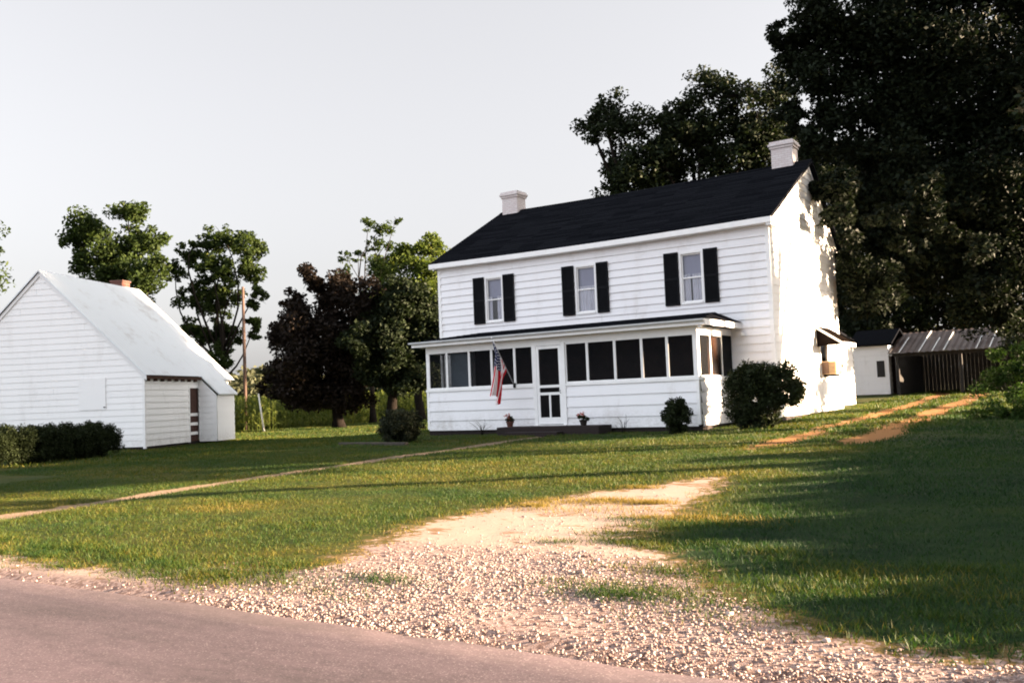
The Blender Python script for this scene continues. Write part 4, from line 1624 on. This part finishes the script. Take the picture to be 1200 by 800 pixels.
# awning, window and meter on the gable end
aw = MB()
y0, y1 = 4.45, 6.2
K = 9
for k in range(K):
    a, b = y0 + (y1 - y0) * k / K, y0 + (y1 - y0) * (k + 1) / K - .01
    dz = .012 * (k % 2)
    aw.hexa([(.03, a, 2.86 + dz), (.85, a, 2.30 + dz), (.85, b, 2.30 + dz), (.03, b, 2.86 + dz), (.03, a, 2.875 + dz), (.855, a, 2.315 + dz), (.855, b, 2.315 + dz), (.03, b, 2.875 + dz)])
awn = aw.build('awning', M['awning'], house)
mb = MB()
mb.hexa([(.03, y0 - .03, 2.80), (.86, y0 - .03, 2.235), (.86, y0 - .012, 2.235), (.03, y0 - .012, 2.80), (.03, y0 - .03, 2.885), (.86, y0 - .03, 2.32), (.86, y0 - .012, 2.32), (.03, y0 - .012, 2.885)])
mb.box(.862, .875, y0 - .02, y1, 2.18, 2.32)
mb.build('edge_trim', M['trim'], awn)
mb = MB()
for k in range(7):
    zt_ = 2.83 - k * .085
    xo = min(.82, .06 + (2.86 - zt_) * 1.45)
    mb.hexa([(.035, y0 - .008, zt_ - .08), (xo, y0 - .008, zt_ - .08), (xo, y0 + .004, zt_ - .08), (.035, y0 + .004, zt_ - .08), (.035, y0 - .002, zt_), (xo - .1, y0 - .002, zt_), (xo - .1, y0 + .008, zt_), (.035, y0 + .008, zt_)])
mb.face((.034, y0 + .012, 2.84), (.034, y0 + .012, 2.20), (.80, y0 + .012, 2.28), (.80, y0 + .012, 2.33))  # solid dark backing stands for the shade inside the awning
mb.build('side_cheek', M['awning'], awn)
mb = MB()
mb.box(-.03, .045, 4.75, 4.83, 1.2, 2.6)
mb.box(-.03, .045, 5.67, 5.75, 1.2, 2.6)
mb.box(-.03, .045, 4.83, 5.67, 2.52, 2.6)
mb.box(-.03, .06, 4.83, 5.67, 1.2, 1.28)
gw = mb.build('window', M['trim'], house, bevel=.005)
mb = MB()
mb.face((.0, 4.83, 1.28), (.0, 5.67, 1.28), (.0, 5.67, 2.52), (.0, 4.83, 2.52))
mb.build('pane', M['glass'], gw)
mb = MB()
mb.box(-.2, -.18, 4.7, 5.8, 1.1, 2.7)
mb.build('backing', M['dark'], gw)
act = thing('air_conditioner', 'boxy window air conditioner sticking out below the awning of the sunlit gable', 'air conditioner', (.2, 5.2, 1.3))
mb = MB()
mb.box(.03, .50, 4.86, 5.62, 1.29, 1.72)
mb.build('case', M['ac'], act, bevel=.012)
mb = MB()
for k in range(8):
    zz = 1.33 + k * .046
    mb.box(.10, .46, 4.845, 4.856, zz, zz + .02)
    mb.box(.504, .515, 4.9, 5.58, zz, zz + .02)
mb.box(.06, .26, 4.84, 4.858, 1.31, 1.70)
mb.build('grille', M['ac_dark'], act)
for y_ in (4.95, 5.45):
    mb = MB()
    mb.box(.05, .45, y_, y_ + .05, 1.22, 1.285)
    mb.build('bracket', M['dark_metal'], act)

# rear addition
mb = MB()
clapboards(mb, lambda u, o, z: (-.35 + o, u, z), D + .03, 11.0, .15, 2.55, .242)
clapboards(mb, lambda u, o, z: (u, 11.0 + o, z), -5, -.35, .15, 2.55, .242)
ad = mb.build('rear_wing_wall', M['gable_siding'], house)
mb = MB()
mb.hexa([(-5, D + .03, 2.95), (-.2, D + .03, 2.95), (-.2, 11.2, 2.52), (-5, 11.2, 2.52), (-5, D + .03, 3.03), (-.2, D + .03, 3.03), (-.2, 11.2, 2.60), (-5, 11.2, 2.60)])
mb.hexa([(-.36, D + .03, 2.55), (-.30, D + .03, 2.55), (-.30, 11.0, 2.50), (-.36, 11.0, 2.50), (-.36, D + .03, 2.94), (-.30, D + .03, 2.94), (-.30, 11.0, 2.53), (-.36, 11.0, 2.53)])
mb.build('rear_wing_roof', M['shingle'], house)
mb = MB()
mb.box(.03, .14, 6.75, 7.0, 1.35, 1.75)
mb.lathe((.16, 6.875, 1.58), [(.09, -.06), (.10, 0), (.08, .08)], 12)
mb.tube([(.08, 6.875, 1.75), (.08, 6.875, 3.4)], .02, 6)
mb.build('electric_meter', M['dark_metal'], house)

# brick stoop with pots
st = thing('brick_stoop', 'low dark brick stoop in front of the screen door', 'stoop', (-5.65, -3.2, -.1))
mb = MB()
mb.box(-7.40, -3.95, -3.62, PY - .13, -.5, .06)
mb.build('landing', M['stoop_brick'], st, bevel=.015)
mb = MB()
mb.box(-6.9, -5.1, -3.97, -3.625, -.5, -.08)
mb.build('step', M['stoop_brick'], st, bevel=.015)
for px_, lab in ((-7.12, 'red flowering pot plant on the left end of the brick stoop'), (-4.6, 'potted flowers on the right end of the brick stoop')):
    t = thing('flower_pot', lab, 'flower pot', (px_, -3.3, .06), 'flower pots on the stoop')
    mb = MB()
    mb.lathe((px_, -3.3, .06), [(.08, 0), (.11, .13), (.125, .13), (.125, .165), (.105, .165), (.095, .14)], 14)
    mb.build('pot', M['pot'] if px_ < -6 else M['brick_dark'], t, smooth=False)
    rng = np.random.default_rng(int(abs(px_) * 10))
    V = leaves([((px_, -3.3, .29), (.17, .17, .11))], 2600, .06, rng, sub=.4)
    link_obj('foliage', np_mesh('foliage', V, quads(V), M['leaf_bush']), t)
    V = leaves([((px_ - .03, -3.34, .36), (.15, .14, .08))], 420, .06, rng, sub=.4, aspect=.9)
    link_obj('flowers', np_mesh('flowers', V, quads(V), M['petal']), t)

# ------------------------------------------------------------------ flag on its pole
fl = thing('flag', 'striped flag with a blue star canton hanging from a pole on the porch sill', 'flag', (-7.27, PY - .06, 1.30))
p0 = np.array([-7.27, PY - .06, 1.30])
p1 = np.array([-7.36, PY - 1.05, 2.72])
mb = MB()
mb.tube([p0, p1], [.014, .012], 8)
mb.build('pole', M['steel'], fl, smooth=True)
mb = MB()
mb.lathe(tuple(p1), [(.01, -.02), (.03, 0), (.035, .03), (.02, .06), (.004, .075)], 10)
mb.build('finial', M['steel'], fl, smooth=True)
mb = MB()
mb.box(-7.31, -7.23, PY - .075, PY - .046, 1.24, 1.38)
mb.build('bracket', M['dark_metal'], fl)
NU, NV = 60, 48
pts, uvs = [], []
ax = (p0 - p1) / np.linalg.norm(p0 - p1)
for i in range(NU):
    u = i / (NU - 1)                                    # along the fly (hangs down)
    for j in range(NV):
        v = j / (NV - 1)                                # along the hoist from the pole tip
        hp = p1 + ax * (.03 + 1.10 * v)
        gather = 1 - .30 * sstep(u / .5)
        mid = p1 + ax * (.04 + .40)
        q = mid + (hp - mid) * gather
        amp = .055 * sstep(u / .3)
        ph_ = v * 11.0 + u * 1.2
        q = q + np.array([math.sin(ph_) * amp * 1.5 - .22 * u + .05 * math.sin(3 * u), math.cos(ph_) * amp * 1.5, 0])
        q[2] -= 1.56 * u * (.95 + .05 * math.sin(v * 9 + 1)) * (1 - .16 * v)
        pts.append(q)
        uvs.append((u, v))
ii = np.arange(NU * NV).reshape(NU, NV)
F = np.stack([ii[:-1, :-1], ii[:-1, 1:], ii[1:, 1:], ii[1:, :-1]], -1).reshape(-1, 4)
link_obj('cloth', np_mesh('cloth', np.array(pts), F, M['flag'], smooth=True, uv=np.array(uvs)), fl)

# ------------------------------------------------------------------ white shed at the left
BO = gpt(-22.02, -5.35)
BO[2] = -.45
ba = math.radians(23.9)
bX = np.array([math.cos(ba), math.sin(ba), 0])
bY = np.array([-math.sin(ba), math.cos(ba), 0])
def B(x, y, z):
    return tuple(BO + bX * x + bY * y + np.array([0, 0, z]))
barn = thing('shed', 'white clapboard shed with a steep pale tin roof and a narrow brown side door', 'shed', B(-4.25, 3.2, 0))
EH, RH, HW, BL = 2.83, 6.86, 4.25, 6.6
bs = (RH - EH) / HW
def bclip(z):
    if z < EH:
        return (-2 * HW + .04, -.04)
    k = (RH - z) / bs
    return (-HW - k + .02, -HW + k - .02)
mb = MB()
clapboards(mb, lambda u, o, z: B(u, -o, z), -2 * HW + .05, -.05, .12, RH - .12, .235, clip=bclip, lip=.02)
mb.build('wall', M['barn_siding'], barn)
mb = MB()
clapboards(mb, lambda u, o, z: B(u, BL + o, z), -2 * HW + .05, -.05, .12, RH - .12, .235, clip=bclip, lip=.02)
mb.build('wall', M['barn_siding'], barn)
mb = MB()
clapboards(mb, lambda u, o, z: B(o, u, z), .06, BL - .05, .12, EH - .05, .235, [(3.2, 4.0, .0, 2.38)], lip=.03)
mb.build('wall', M['barn_siding'], barn)
mb = MB()
clapboards(mb, lambda u, o, z: B(-2 * HW - o, u, z), .05, BL - .05, .12, EH - .05, .235, lip=.02)
mb.build('wall', M['barn_siding'], barn)
for y_ in ((-.03, .06), (BL - .06, BL + .03)):
    mb = MB()
    mb.box(-.06, .036, y_[0], y_[1], .05, EH - .12, B)
    mb.build('corner_board', M['trim'], barn)
mb = MB()
mb.box(-2 * HW + .05, -.03, .04, BL - .04, -.5, .115, B)
mb.build('foundation', M['brick_dark'], barn)
# bump-out beside the door
BP = .80
mb = MB()
eb = EH - BP * bs - .08
y0, y1 = 4.05, 5.6
def bumpclip(z):
    if z < eb:
        return (0.02, BP)
    return (0.02, max(.03, BP - (z - eb) / bs))
clapboards(mb, lambda u, o, z: B(u, y0 - o, z), .02, BP, .10, EH - .12, .235, clip=bumpclip, lip=.018, joints=False)
clapboards(mb, lambda u, o, z: B(u, y1 + o, z), .02, BP, .10, EH - .12, .235, clip=bumpclip, lip=.018, joints=False)
clapboards(mb, lambda u, o, z: B(BP + o, u, z), y0, y1, .10, eb, .235, lip=.018, joints=False)
mb.build('bump_out', M['barn_siding'], barn)
# tin roof
mb = MB()
def rz(x):
    return RH + .10 - abs(x + HW) * bs
def strip(xa_, xb_, ya_, yb_):
    K2 = max(1, int((yb_ - ya_) / .105))
    for k in range(K2):
        s0, s1 = ya_ + (yb_ - ya_) * k / K2, ya_ + (yb_ - ya_) * (k + 1) / K2
        h0, h1 = .018 * (k % 2), .018 * ((k + 1) % 2)
        mb.face(B(xa_, s0, rz(xa_) + h0), B(xb_, s0, rz(xb_) + h0), B(xb_, s1, rz(xb_) + h1), B(xa_, s1, rz(xa_) + h1))
strip(-HW, .17, -.12, y0 - .06)
strip(-HW, BP + .15, y0 - .06, y1 + .06)
strip(-HW, .30, y1 + .06, BL + .15)
strip(-HW, -2 * HW - .17, -.12, BL + .15)
for x_, s in ((-HW, 1), (-HW, -1)):
    e = .17 if s > 0 else -2 * HW - .17
    for yy in (-.12, BL + .15):
        mb.face(B(-HW, yy, rz(-HW) - .05), B(e, yy, rz(e) - .05), B(e, yy, rz(e) + .015), B(-HW, yy, rz(-HW) + .015))
yy = y0 - .06
mb.face(B(.17, yy, rz(.17) - .05), B(BP + .15, yy, rz(BP + .15) - .05), B(BP + .15, yy, rz(BP + .15) + .015), B(.17, yy, rz(.17) + .015))
mb.box(BP + .10, BP + .15, y0 - .05, y1 + .05, rz(BP + .15) - .03, rz(BP + .15) + .0, B)
broof = mb.build('roof', M['tin'], barn)
for s in (1, -1):
    e = -HW + s * (HW + .13)
    for yy in (-.055, BL + .03):
        mb = MB()
        a, b = B(-HW, yy, rz(-HW) - .07), B(e, yy, rz(e) - .07)
        c_, d_ = B(-HW, yy + .025, rz(-HW) - .07), B(e, yy + .025, rz(e) - .07)
        dn = np.array([0, 0, -.16])
        mb.hexa([np.array(a) + dn, np.array(b) + dn, np.array(d_) + dn, np.array(c_) + dn, a, b, d_, c_])
        mb.build('rake_board', M['trim'], broof)
mb = MB()
k = .02
for yy in np.arange(.1, y0 - .1, .5):                  # exposed rafter ends under the eave
    mb.box(.02, .16, yy, yy + .06, EH - .28, EH - .10, B)
mb.box(.032, .06, .02, y0 - .08, EH - .16, EH - .05, B)
mb.box(.135, .165, -.05, y0 - .08, EH - .20, EH - .09, B)
mb.build('rafter_ends', M['rust'], broof)
mb = MB()
mb.box(-HW - .72, -HW - .16, 5.65, 6.25, RH - 1.0, RH + .36, B)
mb.box(-HW - .76, -HW - .12, 5.61, 6.29, RH + .36, RH + .43, B)
mb.build('chimney', M['red_brick'], broof, bevel=.01)
# door
mb = MB()
mb.box(-.06, -.02, 3.28, 3.98, .14, 2.30, B)
bd = mb.build('door', M['door_wood'], barn)
mb = MB()
mb.box(-.04, .03, 3.2, 3.28, .1, 2.30, B)
mb.box(-.04, .03, 3.2, 4.0, 2.30, 2.38, B)
mb.build('frame', M['trim'], bd)
for zz in (.40, .78, 1.16):
    mb = MB()
    mb.box(-.018, .004, 3.3, 3.96, zz, zz + .12, B)
    mb.build('batten', M['trim'], bd)
# closed hatch on the gable end
mb = MB()
mb.box(-2.65, -1.55, -.036, -.024, 1.55, 2.75, B)
hat = mb.build('hatch', M['barn_siding'], barn, bevel=.004)
mb = MB()
mb.box(-1.64, -1.56, -.055, -.037, 1.62, 1.66, B)
mb.build('latch', M['dark_metal'], hat)

# ------------------------------------------------------------------ pole, post, timber
pb = gpt(*at(288, 500, 58)[:2], -.3)
pt = at(284.5, 336, 58)
t = thing('utility_pole', 'tall bare wooden utility pole right of the white shed', 'utility pole', pb)
mb = MB()
mb.tube([pb, pb * .5 + pt * .5 + np.array([.02, 0, 0]), pt], [.12, .105, .085], 12)
mb.build('pole', M['wood_pole'], t, smooth=True)
mb = MB()
q = pb + (pt - pb) * .93
mb.tube([q - RX * .16 + np.array([0, 0, -.02]), q + RX * .16], .03, 6)
mb.lathe(tuple(q + RX * .15), [(.03, 0), (.045, .04), (.03, .1)], 8)
mb.build('insulator', M['steel'], t)
mb = MB()
fb = gpt(*at(310, 506, 53)[:2], -.2)
ft = at(303, 461, 53.4)
mb.tube([fb, ft], [.055, .05], 8)
o = mb.build('leaning_post', M['post'], None, smooth=True)
tag(o, 'thin white post leaning at the corn field edge beside the utility pole', 'post')
mb = MB()
a, b = gpt(-10.4, -7.15), gpt(-7.7, -7.45)
d = (b - a) / np.linalg.norm(b - a)
nrm = np.array([-d[1], d[0], 0]) * .07
mb.hexa([a - nrm + (0, 0, -.03), b - nrm + (0, 0, -.03), b + nrm + (0, 0, -.03), a + nrm + (0, 0, -.03), a - nrm + (0, 0, .09), b - nrm + (0, 0, .09), b + nrm + (0, 0, .09), a + nrm + (0, 0, .09)])
o = mb.build('timber_edging', M['timber'], None, bevel=.012)
tag(o, 'dark timber lying in the grass by the round clipped bush', 'timber')

# ------------------------------------------------------------------ outbuildings at the end of the drive
gA = np.array(gpt(*at(1003, 462, 46)[:2]))
gB = np.array(gpt(*at(1044, 463, 45)[:2]))
u_ = (gB - gA)
u_[2] = 0
Lg = np.linalg.norm(u_)
u_ /= Lg
n_ = np.array([u_[1], -u_[0], 0])                       # towards the viewer
if n_ @ (CAM - gA) < 0:
    n_ = -n_
g0 = min(gA[2], gB[2]) - .05
def Gf(x, y, z):
    p = gA + u_ * x - n_ * y
    return (p[0], p[1], g0 + z)
out = thing('outbuilding', 'small white clapboard outbuilding behind the farmhouse beside the carport', 'outbuilding', Gf(Lg / 2, 2, 0))
mb = MB()
clapboards(mb, lambda u, o, z: Gf(u, -o, z), 0, Lg, .1, 2.5, .24, joints=False)
clapboards(mb, lambda u, o, z: Gf(Lg + o, u, z), .0, 3.0, .1, 2.5, .24, [(.5, 1.3, 0, 2.0)], joints=False)
clapboards(mb, lambda u, o, z: Gf(-o, u, z), .0, 3.0, .1, 2.5, .24, joints=False)
clapboards(mb, lambda u, o, z: Gf(u, 3 + o, z), 0, Lg, .1, 2.5, .24, joints=False)
mb.build('wall', M['siding'], out)
mb = MB()
mb.hexa([Gf(-.2, -.25, 2.52), Gf(Lg + .25, -.25, 2.52), Gf(Lg + .25, 1.5, 3.3), Gf(-.2, 1.5, 3.3), Gf(-.2, -.25, 2.60), Gf(Lg + .25, -.25, 2.60), Gf(Lg + .25, 1.5, 3.38), Gf(-.2, 1.5, 3.38)])
mb.hexa([Gf(-.2, 1.5, 3.3), Gf(Lg + .25, 1.5, 3.3), Gf(Lg + .25, 3.25, 2.52), Gf(-.2, 3.25, 2.52), Gf(-.2, 1.5, 3.38), Gf(Lg + .25, 1.5, 3.38), Gf(Lg + .25, 3.25, 2.60), Gf(-.2, 3.25, 2.60)])
mb.build('roof', M['shingle'], out)
mb = MB()
mb.box(Lg - .04, Lg - .02, .5, 1.3, .1, 2.0, Gf)
mb.build('door', M['door_wood'], out)
mb = MB()
mb.box(Lg * .66, Lg * .88, -.04, -.02, .95, 1.75, Gf)
mb.build('dark_opening', M['dark'], out)  # dark sheet standing for the shade in a doorway

car = thing('carport', 'open fronted carport with a rusty corrugated metal roof', 'carport', Gf(Lg + 3.2, 1.5, 0))
x0, x1 = Lg + .35, Lg + 6.0
mb = MB()
NR = 44
for k in range(NR):
    s0, s1 = x0 - .3 + (x1 - x0 + .6) * k / NR, x0 - .3 + (x1 - x0 + .6) * (k + 1) / NR
    h0, h1 = .035 * (k % 2), .035 * ((k + 1) % 2)
    mb.face(Gf(s0, -.4, 2.05 + h0), Gf(s1, -.4, 2.05 + h1), Gf(s1, 2.6, 3.15 + h1), Gf(s0, 2.6, 3.15 + h0))
    mb.face(Gf(s0, 2.6, 3.15 + h0), Gf(s1, 2.6, 3.15 + h1), Gf(s1, 5.2, 2.2 + h1), Gf(s0, 5.2, 2.2 + h0))
croof = mb.build('roof', M['rusty_tin'], car)
mb = MB()
for s in (.25, 1.15, 1.75, 2.25, 3.65, 4.2, 5.1, 5.6):
    ln = random.uniform(.5, 1.0)
    mb.tube([Gf(x0 + s, -.41, 2.10), Gf(x0 + s, -.4 + 3.0 * ln, 2.10 + 1.1 * ln)], .028, 6)
mb.build('seam', M['tin'], croof)
mb = MB()
mb.box(x0 - .1, x1 + .1, -.12, .0, 1.90, 2.06, Gf)
mb.build('beam', M['dark'], car)
for s in (x0, (x0 + x1) / 2, x1 - .14):
    mb = MB()
    mb.box(s, s + .14, -.12, .02, -.3, 1.898, Gf)
    mb.build('post', M['dark'], car)
mb = MB()
for k in range(30):
    a = x0 + (x1 - x0) * k / 30
    mb.box(a, a + (x1 - x0) / 30 - .01, 4.9, 4.93, -.2, 2.15, Gf)
for k in range(22):
    mb.box(x1 - .03, x1, .1 + k * .22, .1 + k * .22 + .20, -.2, 2.0, Gf)
    mb.box(x0, x0 + .03, .1 + k * .22, .1 + k * .22 + .20, -.2, 2.0, Gf)
mb.build('board_wall', M['dark'], car)  # boards, posts and beam coloured dark for the shade inside the carport
print('verts', sum(len(o.data.vertices) for o in bpy.data.objects if o.type == 'MESH'))
